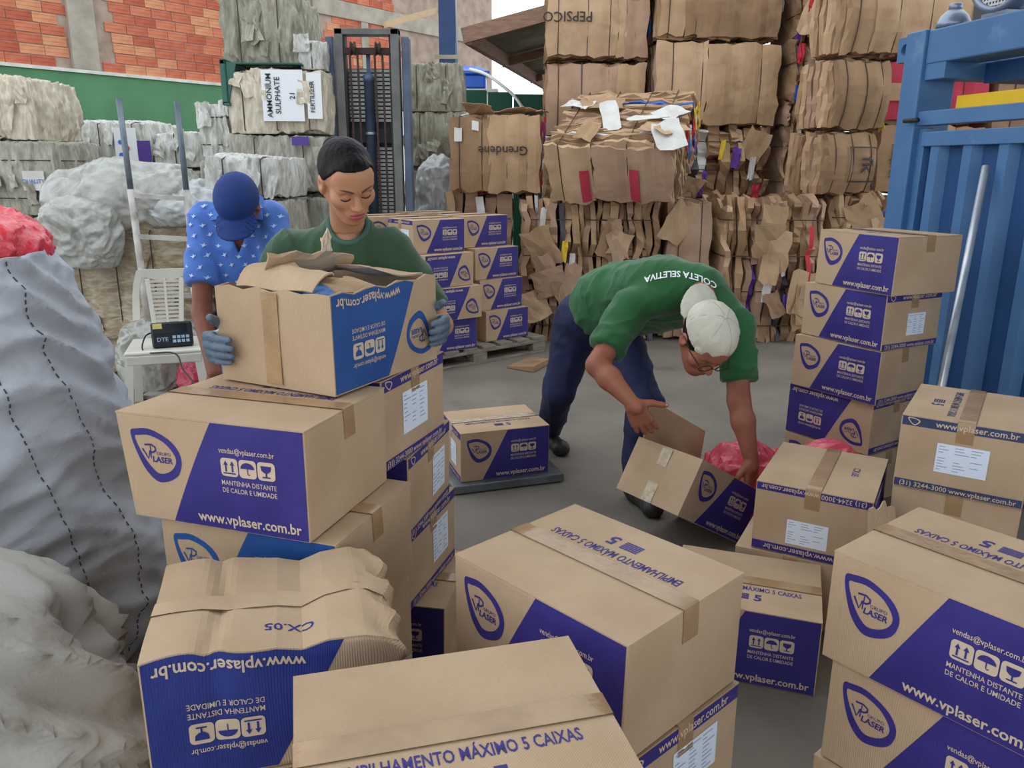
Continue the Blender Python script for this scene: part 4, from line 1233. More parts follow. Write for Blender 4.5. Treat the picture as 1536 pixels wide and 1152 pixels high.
for sx in (-1, 1):
    MB().box((sx * .215 - .006, -.2, .37), (sx * .215 + .006, .22, .415)).build('apron', M_chair, ch)
    for (y0, y1) in ((-.20, -.245), (.21, .27)):
        mb = MB()
        mb.bar((sx * .195, y0, .42), (sx * .235, y1, 0), .05, .012, up=(0, 1, 0)); mb.bar((sx * .215, y0 + .02, .42), (sx * .258, y1 + .02, 0), .012, .045, up=(0, 1, 0))
        mb.build('leg', M_chair, ch)
# scale display on the chair
ip = ch.matrix_basis @ Vector((.05, -.10, .441))
ind = empty('scale_display', ip, 'black digital scale display with pale buttons, propped on the chair seat', 'scale display', rot=(math.radians(-14), 0, math.radians(24)))
MB().box((-.12, -.035, 0), (.12, .035, .155)).build('case', M_blackp, ind, bevel=.012)
MB().box((-.105, -.038, .085), (.085, -.0352, .14)).build('screen', mat('dark_screen', (16, 22, 26), .15), ind)
MB().box((-.108, -.0395, .115), (-.055, -.038, .148)).build('sticker', M_sticker, ind)
for r in range(2):
    for c in range(4):
        MB().box((.0 + c * .026, -.041, .05 - r * .026), (.019 + c * .026, -.035, .068 - r * .026)).build('button', M_btn, ind)
tp, tf = text2d('DTE', .036, .01)
mk('lettering', np.stack([tp[:, 0] - .058, np.full(len(tp), -.0365), tp[:, 1] + .035], 1), tf, M_btn, ind)
c0 = ind.matrix_basis @ Vector((-.11, .03, .10))
pts = [c0, c0 + Vector((-.03, -.05, -.02)), c0 + Vector((-.01, -.12, -.10)), PY(262, 530, 4.70), PY(275, 555, 4.6), PY(295, 578, 4.45), PY(320, 605, 4.3), PY(360, 640, 4.2), PZ(420, 690, .01)]
def spline(pts, n=6):
    pts = [Vector(p) for p in pts]; out = []
    for i in range(len(pts) - 1):
        p0 = pts[max(i - 1, 0)]; p1 = pts[i]; p2 = pts[i + 1]; p3 = pts[min(i + 2, len(pts) - 1)]
        for k in range(n):
            t = k / n
            out.append(.5 * ((2 * p1) + (-p0 + p2) * t + (2 * p0 - 5 * p1 + 4 * p2 - p3) * t * t + (-p0 + 3 * p1 - 3 * p2 + p3) * t ** 3))
    return out + [pts[-1]]
MB().tube([p - ip for p in spline(pts)], .005, 6).build('cable', M_cable, None, True, label='black cable running down from the scale display', cat='cable').location = ip
# tall hand truck leaning on the rust-stained bale
a0, a1 = PY(178, 148, 5.62), PY(214, 420, 5.5); b0, b1 = PY(265, 152, 5.72), PY(292, 400, 5.6)
ht = empty('hand_truck', (a1.x, a1.y, 0), 'tall hand truck with worn white rungs leaning before the rust-stained bale', 'hand truck')
ext = lambda p, q: q + (q - p) * ((q.z - .02) / (p.z - q.z))
off = Vector((a1.x, a1.y, 0))
ae, be = ext(a0, a1), ext(b0, b1)
mid = lambda p, q, t: p + (q - p) * t
M_raild = mat('grey_steel_pole', (116, 126, 134), .4, (90, 100, 110), 8, metal=.4)
for p, q in ((a0, ae), (b0, be)):
    MB().tube([p - off, mid(p, q, .33) - off], .020, 10).build('pole', M_raild, ht, True)
    MB().tube([mid(p, q, .30) - off, q - off], .024, 10).build('rail', M_rail, ht, True)
for t in (.32, .46, .66, .86):
    MB().bar(mid(a0, ae, t) - off, mid(b0, be, t + .01) - off, .035, .03).build('rung', M_rail, ht)
MB().box(tuple((ae - off) + Vector((-.02, -.20, -.015))), tuple((be - off) + Vector((.02, .02, .01)))).build('toe_plate', M_rail, ht)

# forklift mast
Y = 7.3
M_mast = mat('mast_blue_grey', (84, 98, 122), .45, (70, 82, 104), 6, rgb3=(96, 84, 76), n3=5, lo3=.6)
M_mast2 = mat('mast_grey', (112, 112, 108), .5, (92, 92, 88), 6, rgb3=(110, 86, 70), n3=4, lo3=.58)
M_chain = mat('rusty_chain', (70, 54, 48), .6, (54, 42, 38), 30, bump=.6, bscale=120)
M_dark = mat('dark_steel', (40, 38, 38), .6)
M_slat = mat('grille_grey', (208, 208, 202), .5, (186, 184, 178), 6)
xl, xr = xat(497, Y, 2), xat(608, Y, 2); zt_ = zat(45, Y)
fk = empty('forklift', ((xl + xr) / 2, Y, 0), 'blue-grey forklift mast standing behind the woman, with chains and lift cylinder', 'forklift')
hw = (xr - xl) / 2
for sx in (-1, 1):
    MB().box((sx * hw - .03, -.02, .06), (sx * hw + .03, .13, zt_ - .06)).build('outer_rail', M_mast, fk, bevel=.006)
    MB().box((sx * (hw - .085) - .035, -.05, .10), (sx * (hw - .085) + .035, .08, zt_)).build('inner_rail', M_mast2, fk, bevel=.006)
    MB().box((sx * (hw - .128) - .008, -.03, .12), (sx * (hw - .128) + .008, .06, zt_ - .04)).build('rail_web', M_dark, fk)
MB().box((-hw + .05, -.05, zt_ - .05), (hw - .05, .08, zt_)).build('top_beam', M_mast2, fk, bevel=.006)
MB().box((-hw + .10, -.035, zt_ - .20), (hw - .10, .03, zt_ - .15)).build('chain_beam', M_chain, fk)
for x in (-.115, .095):
    MB().lathe([(.012, -.02), (.055, -.02), (.055, -.012), (.04, -.008), (.04, .008), (.055, .012), (.055, .02), (.012, .02)], 18, Matrix.Translation((x, -.05, zt_ - .16)) @ Matrix.Rotation(PI / 2, 4, 'Y')).build('pulley', M_chain, fk)
    for dx in (-.03, .035):
        MB().bar((x + dx, -.045, zt_ - .18), (x + dx + .01, -.03, .3), .018, .012, up=(0, 1, 0)).build('chain', M_chain, fk)
MB().lathe([(.045, .2), (.045, zt_ - .42), (.05, zt_ - .42), (.05, zt_ - .36), (.03, zt_ - .36), (.03, zt_ - .35), (.018, zt_ - .35), (.018, zt_ - .19)], 20, Matrix.Translation((0.0, .01, 0))).build('lift_cylinder', M_mast, fk, True)
MB().lathe([(.052, 0), (.052, .02)], 20, Matrix.Translation((0, .01, zt_ - .85))).build('cylinder_clamp', M_steel, fk)
MB().box((-hw + .10, .05, 1.74), (hw - .10, .09, 1.86)).build('cross_beam', M_dark, fk)
g = MB()
z = .9
while z < zt_ - .32:
    if not (1.70 < z < 1.9): g.box((-hw + .12, .10, z), (hw - .12, .115, z + .022))
    z += .034
g.build('grille', M_slat, fk, kind='stuff')
MB().box((-hw + .12, .118, .9), (hw - .12, .125, zt_ - .3)).build('grille_backing', M_dark, fk)
MB().box((-hw - .11, -.01, 1.9), (-hw - .03, .06, zt_ - .10)).build('control_box', M_mast2, fk, bevel=.006)
MB().box((-hw - .085, -.013, 2.08), (-hw - .05, -.01, zt_ - .18)).build('sticker', M_label, fk)
MB().box((-hw + .03, .14, .06), (hw - .03, .5, .85)).build('chassis', mat('forklift_body', (70, 74, 82), .5), fk, bevel=.03)
for sx in (-1, 1):
    MB().lathe([(.02, -.05), (.16, -.05), (.18, -.03), (.18, .03), (.16, .05), (.02, .05)], 24, Matrix.Translation((sx * (hw - .06), .60, .18)) @ Matrix.Rotation(PI / 2, 4, 'Y')).build('wheel', M_blackp, fk, True)
    MB().box((sx * .14 - .05, -.75, .02), (sx * .14 + .05, -.05, .055)).build('fork', M_dark, fk)

# green bin on the film stack
M_bin = mat('dark_green_plastic', (22, 92, 74), .35, (18, 80, 64), 4, spec=.5)
Y = 7.1
zr0, zr1 = zat(160, Y - .2), zat(89, Y - .2)
bn = empty('plastic_bin', (xat(322, Y - .2, 2.3), Y - .12, zat(104, Y)), 'dark green plastic bin lying on its side on the film bale', 'bin')
z0 = zr0 - bn.location.z; z1 = zr1 - bn.location.z
M0 = None
mb = MB()   # rim: four bars around an open mouth that faces left
mb.box((0, -.02, z0), (.05, .30, z0 + .04)); mb.box((0, -.02, z1 - .05), (.05, .30, z1)); mb.box((0, -.02, z0), (.05, .02, z1)); mb.box((0, .26, z0), (.05, .30, z1))
mb.build('rim', M_bin, bn, bevel=.012)
MB().add([(.05, .0, z0 + .03), (.05, .28, z0 + .03), (.05, .28, z1 - .02), (.05, .0, z1 - .02), (.13, .01, .03), (.13, .27, .03), (.13, .27, z1 - .03), (.13, .01, z1 - .03)],
         [(0, 4, 5, 1), (1, 5, 6, 2), (2, 6, 7, 3), (3, 7, 4, 0)]).build('throat', M_bin, bn)
MB().box((.12, .01, .03), (.66, .27, z1 - .04)).build('bin_body', M_bin, bn, bevel=.02)
MB().box((.02, -.03, z0 + .0), (.06, .31, z0 + .02)).build('lip', M_bin, bn)

# far side: wall, blue tank, green tarpaulin fence, hose
M_farw = mat('far_white_wall', (226, 230, 226), .8, (214, 218, 214), 2)
Y = 16.0
MB().box((xat(560, Y), Y, 0), (xat(960, Y), Y + .15, zat(168, Y))).build('wall_back', M_farw, kind='structure')
M_tank = mat('blue_tank_plastic', (44, 98, 196), .3, (38, 88, 182), 3, spec=.5)
Y = 11.2
tx = xat(703, Y, 2.6); tz = zat(134, Y)
ft = empty('roof_support', (tx, Y + .25, 0), 'pale masonry stand under the blue tank', 'stand')
MB().box((-.38, -.3, 0), (.34, .3, tz)).build('masonry', M_farw, ft, bevel=.01); MB().box((-.40, -.32, tz - .04), (.36, .32, tz)).build('cap', M_white, ft)
tk = empty('water_tank', (tx, Y + .25, tz), 'blue plastic water tank with lid beyond the mast', 'tank')
hgt = zat(97, Y) - tz
MB().box((-.22, -.22, 0), (.20, .22, hgt * .62)).build('tank_body', M_tank, tk, bevel=.03)
MB().box((-.26, -.25, hgt * .60), (.25, .25, hgt * .74)).build('tank_rim', M_tank, tk, bevel=.02)
MB().add([(-.26, -.25, hgt * .74), (.25, -.25, hgt * .74), (.25, .25, hgt * .74), (-.26, .25, hgt * .74), (-.14, -.12, hgt), (.10, -.12, hgt * .96), (.10, .12, hgt * .96), (-.14, .12, hgt)], [(0, 1, 5, 4), (1, 2, 6, 5), (2, 3, 7, 6), (3, 0, 4, 7), (4, 5, 6, 7)]).build('lid', M_tank, tk)
M_tarp = mat('dark_green_sheet', (22, 92, 66), .5, (18, 78, 58), 2)
Y = 10.2
gf = empty('green_fence', (xat(748, Y), Y, 0), 'dark green panel fence beyond the bales', 'fence')
for k, (p0, p1) in enumerate(((693, 728), (730, 766), (768, 812))):
    MB().box((xat(p0, Y) - gf.location.x, 0, .02), (xat(p1, Y) - gf.location.x, .05, zat(135 + 3 * k, Y))).build('panel', M_tarp, gf, bevel=.01)
hp = spline([PY(705, 104, 10.6), PY(730, 112, 10.4), PY(755, 130, 10.2), PY(772, 145, 10.08), PY(785, 165, 10.0), PY(793, 190, 10.0), PZ(800, 470, .02)])
MB().tube(hp, .02, 6).build('white_hose', mat('white_hose', (224, 226, 222), .5), None, True, label='thin white hose hanging over the green fence', cat='hose')

# pallet under the carton pile
M_plk = mat('grey_pallet_wood', (150, 140, 126), .85, (118, 108, 96), 7, stretch=(1, 8, 8), bump=.4, bscale=40, rgb3=(90, 82, 74), n3=4, lo3=.58)
pl = empty('wooden_pallet', (-.80, 5.86, 0), 'weathered grey wooden pallet under the carton pile', 'pallet', rz=math.radians(40))
PLL, PLW = 1.42, 1.15
for k in range(8):
    x = k * (PLL - .13) / 7; MB().box((x, 0, .115), (x + .13, PLW, .139)).build('deck_board', M_plk, pl, bevel=.004)
for y in (0.0, PLW / 2 - .05, PLW - .1):
    MB().box((0, y, .09), (PLL, y + .1, .115)).build('stringer_board', M_plk, pl, bevel=.003)
    for x in (0, PLL / 2 - .07, PLL - .14):
        MB().box((x, y, .022), (x + .14, y + .1, .09)).build('block', M_plk, pl, bevel=.004)
    MB().box((0, y, 0), (PLL, y + .1, .022)).build('bottom_board', M_plk, pl, bevel=.003)
# steel platform of the floor scale
sp = empty('floor_scale', (-.246, 3.66, 0), 'low grey steel scale platform under the single carton', 'scale', rz=math.radians(18.8))
MB().box((-.05, -.035, .03), (.53, .44, .049)).build('plate', M_steel, sp, bevel=.004)
MB().box((-.05, -.035, .008), (.53, -.015, .032)).build('frame', M_steel, sp); MB().box((-.05, .42, .008), (.53, .44, .032)).build('frame', M_steel, sp)
for x in (-.03, .5):
    for y in (0, .40): MB().lathe([(.02, 0), (.02, .03)], 12, Matrix.Translation((x, y, 0))).build('foot', M_blackp, sp)
# flattened cardboard on the floor
q = [PZ(760, 552, 0), PZ(795, 538, 0), PZ(824, 546, 0), PZ(800, 559, 0)]
mb = MB(); v = [p + Vector((0, 0, .004)) for p in q] + [p + Vector((0, 0, .016 + .03 * (i in (2, 3)))) for i, p in enumerate(q)]
mb.add(v, [(3, 2, 1, 0), (4, 5, 6, 7), (0, 1, 5, 4), (1, 2, 6, 5), (2, 3, 7, 6), (3, 0, 4, 7)])
mb.build('cardboard_sheet', CB[3], label='flattened brown cardboard sheet lying on the floor by the pallet', cat='cardboard')
q = [PZ(165, 1118, 0), PZ(214, 1125, 0), PZ(205, 1140, 0), PZ(165, 1152, 0)]
mb = MB(); mb.add([p + Vector((0, 0, .003)) for p in q] + [p + Vector((0, 0, .012)) for p in q], [(3, 2, 1, 0), (4, 5, 6, 7), (0, 1, 5, 4), (1, 2, 6, 5), (2, 3, 7, 6), (3, 0, 4, 7)])
mb.build('sack_scrap', M_raf2, label='grey torn scrap on the floor beside the slumped sack', cat='scrap')
heap('yellow_strap', 'crumpled yellow strap on the floor by the red-strapped bale', 'strap', PZ(1165, 508, 0), .22, .12, .07, M_yel, 41, n=16, ridge=.04, fs=14)

# blue baling press on the right
M_press = mat('press_blue', (76, 118, 162), .45, (64, 106, 152), 2.5, rgb3=(104, 142, 178), n3=4, lo3=.6, spec=.5)
M_pressd = mat('press_panel_blue', (28, 74, 124), .45, (24, 66, 112), 2.5, rgb3=(40, 86, 134), n3=5, lo3=.62, spec=.5)
M_yelp = mat('press_yellow', (236, 190, 40), .4, (226, 178, 34), 4)
p0 = PY(1334, 300, 4.72)
dn = Vector((.208, -1, 0)).normalized()
pr_e = empty('baling_press', (p0.x, p0.y, 0), 'big blue steel baling press with ribbed door and yellow bar', 'press', rz=math.atan2(dn.y, dn.x))
# local: x towards the camera, +y to the right of that direction is away from us -> outward (towards the picture's left) is -y
def pz(px, py, x):   # height of a pixel on the press plane at local x
    w = Vector((p0.x, p0.y, 0)) + dn * x
    return PY(px, py, w.y).z
zt2 = pz(1365, 48, .05)
MB().box((0, -.02, 0), (.15, .20, zt2)).build('post', M_press, pr_e, bevel=.008)
MB().box((.15, .0, pz(1400, 92, .3)), (1.9, .22, zt2 - .005)).build('top_beam', M_press, pr_e, bevel=.008)
MB().box((.15, .005, pz(1400, 120, .2)), (.30, .9, pz(1400, 93, .2))).build('bracket', M_press, pr_e, bevel=.006)
MB().box((.30, .25, pz(1400, 126, .2)), (1.9, .9, pz(1400, 96, .2))).build('ram_housing', M_pressd, pr_e)
MB().box((.30, .10, pz(1420, 163, .3)), (1.9, .24, pz(1420, 143, .3))).build('yellow_bar', M_yelp, pr_e, bevel=.004)
MB().box((.12, .0, pz(1420, 187, .3)), (1.9, .09, pz(1420, 165, .3))).build('cross_bar', M_press, pr_e, bevel=.004)
zp = pz(1420, 197, .3)
MB().box((.15, .06, .12), (1.9, .08, zp)).build('door_plate', M_pressd, pr_e)
MB().box((.20, .0, zp - .075), (1.9, .06, zp)).build('door_rail', M_press, pr_e, bevel=.004)
MB().box((.13, .02, .1), (.20, .07, zp + .02)).build('hinge_plate', M_press, pr_e, bevel=.004)
for k in range(7):
    x = .30 + k * .235
    v = [(x - .055, .062, .12), (x - .03, .012, .12), (x + .03, .012, .12), (x + .055, .062, .12)]
    v += [(a, b, zp - .075) for a, b, c in v]
    MB().add(v, [(0, 1, 5, 4), (1, 2, 6, 5), (2, 3, 7, 6), (4, 5, 6, 7), (3, 2, 1, 0)]).build('door_rib', M_press, pr_e)
MB().box((.15, .0, .02), (1.9, .2, .12)).build('base_beam', M_press, pr_e)
MB().tube([(.11, -.05, zp + .06), (.22, -.05, zp + .06)], .012, 8).build('latch_pin', M_dark, pr_e, True)
# lifting eye on the post
mb = MB(); zc = pz(1352, 72, 0); ring_o = []; N_ = 24
for k in range(N_):
    a = 2 * PI * k / N_; c_, s_ = math.cos(a), math.sin(a); m_ = max(abs(c_), abs(s_))
    ring_o.append((c_, s_, m_))
v = []
for (yy) in (-.02, .02):
    for c_, s_, m_ in ring_o: v.append((-.065 + .065 * c_ / m_, yy + .05, zc + .065 * s_ / m_))
    for c_, s_, m_ in ring_o: v.append((-.07 + .03 * c_, yy + .05, zc + .03 * s_))
f = []
for k in range(N_):
    k2 = (k + 1) % N_
    f += [(k, k2, N_ + k2, N_ + k), (2 * N_ + k2, 2 * N_ + k, 3 * N_ + k, 3 * N_ + k2), (k2, k, 2 * N_ + k, 2 * N_ + k2), (N_ + k, N_ + k2, 3 * N_ + k2, 3 * N_ + k)]
mb.add(v, f).build('lifting_eye', M_press, pr_e)
# back posts
MB().box((0, .9, 0), (.15, 1.05, zt2)).build('post', M_press, pr_e, bevel=.008)
MB().box((1.75, -.02, 0), (1.9, .20, zt2)).build('post', M_press, pr_e, bevel=.008)
MB().box((0, .2, zt2 - .15), (.15, .9, zt2)).build('side_beam', M_press, pr_e, bevel=.008)
# dented lamp and round fan on top of the press
def on_press(x, y, z): return pr_e.matrix_basis @ Vector((x, y, z))
M_alu = mat('grey_aluminium', (150, 160, 176), .35, (120, 130, 148), 5, metal=.5)
lp = empty('lamp_shade', on_press(.20, .10, zt2), 'small grey dome lamp lying on top of the press', 'lamp')
MB().lathe([(.11, 0), (.105, .03), (.085, .075), (.05, .105), (.04, .108)], 24, Matrix.Rotation(.25, 4, 'X')).build('dome', M_alu, lp, True, caps_=None) if False else MB().lathe([(.085, 0.002), (.082, .025), (.066, .06), (.04, .085), (.032, .088)], 24).build('dome', M_alu, lp, True)
MB().lathe([(.032, .085), (.032, .115), (.026, .12)], 16).build('neck', M_alu, lp, True)
fn = empty('fan', on_press(.52, .12, zt2 + .012), 'round grey fan with perforated grille on top of the press', 'fan', rz=math.atan2(dn.y, dn.x))
Mf = Matrix.Translation((0, 0, .21)) @ Matrix.Rotation(PI / 2, 4, 'X')
MB().lathe([(.17, -.06), (.20, -.06), (.205, 0), (.20, .06), (.175, .065), (.17, .05)], 36, Mf, caps=False).build('housing', M_alu, fn, True)
MB().lathe([(.0, .0), (.172, .0), (.172, .03), (0, .03)], 36, Mf, caps=False).build('backing', M_dark, fn)
g = MB()
for i in range(-8, 9):
    for ax in (0, 1):
        q_ = i * .02; w_ = math.sqrt(max(.168 ** 2 - q_ ** 2, 0))
        if w_ > .02:
            a = Vector((q_, -w_, .045)) if ax == 0 else Vector((-w_, q_, .047)); b = Vector((q_, w_, .045)) if ax == 0 else Vector((w_, q_, .047))
            g.bar(Mf @ a, Mf @ b, .009, .004, up=(0, 1, 0))
g.build('grille', M_slat, fn, kind='stuff')
MB().lathe([(0, .05), (.05, .05), (.05, .06), (0, .06)], 4, Mf, caps=False).build('badge', M_alu, fn)
MB().box((-.08, -.06, -.012), (.08, .06, .012)).build('foot', M_alu, fn)
# galvanised pole leaning on the press
t0 = PY(1479, 250, 4.02); t1 = PY(1413, 577, 3.62)
bt = t1 + (t1 - t0) * ((t1.z - .01) / (t0.z - t1.z))
MB().tube([p - bt for p in (bt, t1, t0)], .019, 12).build('metal_pole', mat('bright_galvanised', (214, 220, 226), .3, (186, 192, 198), 10, metal=.5), None, True, label='shiny galvanised pole leaning against the blue press', cat='pole').location = bt

# the carton the bending man tips up
def manwarp(v, w): return w
MBX = carton('open carton tilted up by the bending man, clear tape shining on its end', .651, 2.881, .236, 0, front='logo', left='plain', top=None, dims=(.442, .362, .244), flaps=False, tape=False, seed=60,
             group='carton being emptied', rot=(math.radians(-1.5), math.radians(30.4), math.radians(33.4)))
MBX.location = (.651, 2.881, .236)
mL, mW, mH = .442, .362, .244
def panel(parent, pts, name, m, t=.004, rs=None, n=8, curl=0.0):
    """bent cardboard panel from four corners"""
    p = [Vector(q) for q in pts]; nn = ((p[1] - p[0]).cross(p[3] - p[0])).normalized(); v = []
    for j in range(n + 1):
        for i in range(n + 1):
            a, b = i / n, j / n
            q = p[0] * (1 - a) * (1 - b) + p[1] * a * (1 - b) + p[2] * a * b + p[3] * (1 - a) * b
            q = q + nn * (curl * math.sin(PI * b) + (.004 * math.sin(a * 9 + b * 5) if rs is not None else 0))
            if rs is not None and (j == n): q = q + (p[3] - p[0]).normalized() * rs.uniform(-.02, .015)
            v.append(q)
    f = [(j * (n + 1) + i, j * (n + 1) + i + 1, (j + 1) * (n + 1) + i + 1, (j + 1) * (n + 1) + i) for j in range(n) for i in range(n)]
    o = mk(name, v, f, m, parent); o.modifiers.new('t', 'SOLIDIFY').thickness = t
    return o
panel(MBX, [(.03, mW, mH), (mL, mW, mH), (mL, mW + .05, mH + .17), (.03, mW + .05, mH + .17)], 'flap', M_cardin)
panel(MBX, [(.01, 0, mH), (mL - .01, 0, mH), (mL - .01, -.12, mH - .12), (.01, -.12, mH - .12)], 'flap', M_card) if False else None
for (z0, z1) in ((.0, .085), (.16, .235)):
    MB().add([(-.0035, mW / 2 - .028, z0), (-.0035, mW / 2 + .028, z0), (-.0035, mW / 2 + .028, z1), (-.0035, mW / 2 - .028, z1)], [(3, 2, 1, 0)]).build('tape', M_tapec, MBX)
# torn top of the carton the woman holds, and the blue bags inside
rs = np.random.RandomState(5)
hL, hW, hH = .45, .36, .242
ripm = M_cardin
panel(HELD, [(.012, .30, hH), (.012, .06, hH), (.13, .08, hH + .03), (.12, .30, hH + .05)], 'torn_flap', M_card, rs=rs, curl=.02)
panel(HELD, [(.05, .34, hH), (.40, .345, hH), (.36, .20, hH + .055), (.06, .22, hH + .085)], 'torn_flap', M_card, rs=rs, curl=.03)
panel(HELD, [(.43, .34, hH), (.435, .03, hH), (.30, .05, hH + .02), (.31, .33, hH + .035)], 'torn_flap', M_card, rs=rs, curl=.015)
panel(HELD, [(.06, .02, hH - .01), (.20, .015, hH - .005), (.20, .12, hH + .01), (.07, .13, hH + .02)], 'torn_flap', M_cardin, rs=rs, curl=.01)
panel(HELD, [(.22, .20, hH + .07), (.25, .19, hH + .07), (.245, .19, hH + .115), (.225, .20, hH + .115)], 'torn_scrap', M_tanp, rs=rs, n=4)
MB().add([(-.0045, .155, .01), (-.0045, .205, .01), (-.0045, .205, .235), (-.0045, .155, .235)], [(3, 2, 1, 0)]).build('tape', M_tape, HELD)
p, f, u = film(.34, .25, .20, 51, 30, .6, .015, 12, .02)
p[:, 0] += hL / 2; p[:, 1] += hW / 2; p[:, 2] += .012
bag = mk('blue_bag', p, f, mat('blue_film', (92, 150, 226), .3, (64, 120, 206), 8, bump=.4, bscale=30, spec=.6), None, smooth=True, label='blue plastic film showing inside the torn carton the woman holds', cat='plastic')
bag.matrix_basis = HELD.matrix_basis.copy()

# stiff kraft sheet standing between the right-hand stacks
q = [PY(1296, 803, 2.30), PY(1348, 778, 2.42), PY(1342, 752, 2.42), PY(1306, 764, 2.30)]
ks = panel(None, [(q[0].x, q[0].y, .003), (q[1].x, q[1].y, .003), q[2], q[3]], 'kraft_sheet', M_card, rs=np.random.RandomState(3), curl=.02)
props(ks, 'bent kraft cardboard sheet standing between the two right-hand carton stacks', 'cardboard')
# ------------------------------------------------------------------ people
def skinmat(n, c, c2): return mat(n, c, .5, c2, 9, bump=.05, bscale=90, spec=.35, subs=.12)
M_skinw = skinmat('skin_light_brown', (192, 140, 108), (182, 128, 98))
M_skinm = skinmat('skin_tan', (164, 104, 80), (150, 92, 70))
M_skin3 = skinmat('skin_brown', (140, 82, 60), (126, 72, 52))
M_lip = mat('lip_colour', (158, 52, 74), .45); M_lash = mat('dark_lash', (46, 32, 28), .7); M_brow = mat('dark_brow', (84, 60, 50), .8)
M_hair = mat('black_hair', (16, 13, 14), .5, (28, 23, 23), 30, stretch=(1, 1, .2), bump=.3, bscale=70, spec=.12)
M_shirtw = mat('dark_green_cotton', (52, 82, 54), .85, (44, 72, 46), 5, bump=.25, bscale=12, sheen=.2)
M_shirtm = mat('green_cotton', (40, 98, 52), .85, (34, 88, 44), 4, bump=.2, bscale=10, sheen=.2)
M_collar = mat('teal_rib_collar', (66, 98, 88), .85)
M_shirtb = mat('blue_patterned_cotton', (80, 122, 200), .8, (70, 112, 190), 5, bump=.2, bscale=12, sheen=.2)
M_bird = mat('white_bird_print', (190, 208, 238), .8)
M_navy = mat('navy_trousers', (30, 36, 74), .75, (24, 29, 62), 6, bump=.3, bscale=14)
M_jean = mat('blue_jeans', (70, 96, 148), .85, (60, 84, 134), 8, bump=.2, bscale=30)
M_boot = mat('black_boot', (34, 32, 32), .5, (52, 48, 46), 10, bump=.2)
M_cap = mat('pale_cap', (206, 202, 186), .85, (192, 186, 168), 8, bump=.25, bscale=24)
M_capb = mat('navy_cap', (30, 58, 122), .8, (26, 52, 110), 8, bump=.15, bscale=30)
M_glove = mat('glove_coating', (98, 116, 132), .45, (82, 98, 114), 14, bump=.3, bscale=60); M_glovew = mat('glove_knit', (206, 208, 208), .85, (188, 190, 192), 30)
M_nail = mat('fingernail', (214, 170, 156), .35)
V = Vector
def head_sdf(P, c, fwd, up, sc=1.0, ears=True, female=False):
    M = np.array([V(up).cross(V(fwd)).normalized(), V(fwd).normalized(), V(up).normalized()]).T
    q = ((P - np.array(c)) @ M) / sc
    S = lambda p, r: np.linalg.norm(q - np.array(p, float), axis=1) - r
    d = sd_ell(q, (0, -.014, .030), (.074, .094, .080))
    d = smin(d, sd_ell(q, (0, .030, -.040), (.056, .060, .074)), .03)
    d = smin(d, S((0, .058, -.100), .021 if female else .025), .03)
    for s in (-1, 1):
        d = smin(d, sd_cone(q, (s * .054, -.012, -.040), (s * .020, .050, -.096), .020, .014), .025)
        d = smin(d, S((s * .040, .055, -.022), .026), .02)
        d = smin(d, sd_cone(q, (s * .012, .084, .020), (s * .040, .074, .018), .010, .010), .014)
    d = smin(d, sd_ell(q, (0, .060, .050), (.058, .032, .045)), .03)
    for s in (-1, 1):
        d = smax(d, -S((s * .031, .101, .000), .018), .014)
        d = smin(d, S((s * .031, .0735, .001), .0145), .004)
    d = smin(d, sd_cone(q, (0, .085, .012), (0, .106, -.030), .007, .0115), .010)
    for s in (-1, 1): d = smin(d, S((s * .0115, .0965, -.034), .0085), .007)
    d = smin(d, sd_ell(q, (0, .078, -.064), (.027, .018, .020)), .014)
    d = smax(d, -sd_cone(q, (-.022, .101, -.0655), (.022, .101, -.0655), .0035, .0035), .004)
    if ears:
        for s in (-1, 1):
            e = sd_ell(q, (s * .076, -.010, -.008), (.010, .021, .033))
            e = smax(e, -S((s * .090, -.004, -.004), .013), .006)
            d = smin(d, e, .008)
    return d * sc
def head_pt(c, fwd, up, p, sc=1.0):
    l = V(up).cross(V(fwd)).normalized()
    return V(c) + (l * p[0] + V(fwd).normalized() * p[1] + V(up).normalized() * p[2]) * sc
def bounds(pts, pad):
    a = np.array([tuple(p) for p in pts]); return a.min(0) - pad, a.max(0) + pad
def join(parts):
    v = []; f = []; n = 0
    for a, b in parts:
        v.append(a); f.append(np.array(b) + n); n += len(a)
    return np.concatenate(v), np.concatenate(f)
def wrinkle(v, f, amp, s, seed, st=(1, 1, 1)):
    """push a surface in and out along its normals to make cloth folds"""
    n = np.zeros_like(v); a, b, c = v[f[:, 0]], v[f[:, 1]], v[f[:, 2]]
    fn = np.cross(b - a, c - a)
    for k in range(4): np.add.at(n, f[:, k], fn)
    n /= np.maximum(np.linalg.norm(n, axis=1), 1e-9)[:, None]
    w = snoise(v * np.array(st), s, seed); w2 = snoise(v * np.array(st), s * 2.1, seed + 1)
    r = 1 - abs(w); r2 = 1 - abs(w2)
    return v + n * (amp * (r ** 3 * 1.2 - .35) + amp * .45 * (r2 ** 3 - .3))[:, None]
def raycast(fn, pts, d, maxd=.6):
    """slide points along d onto the surface fn=0"""
    p = np.array(pts, float); d = np.array(d, float); d /= np.linalg.norm(d); t = np.zeros(len(p))
    for _ in range(60):
        s = fn(p + t[:, None] * d); t += np.clip(s, -.02, .05) * .8
    return p + np.minimum(t, maxd)[:, None] * d
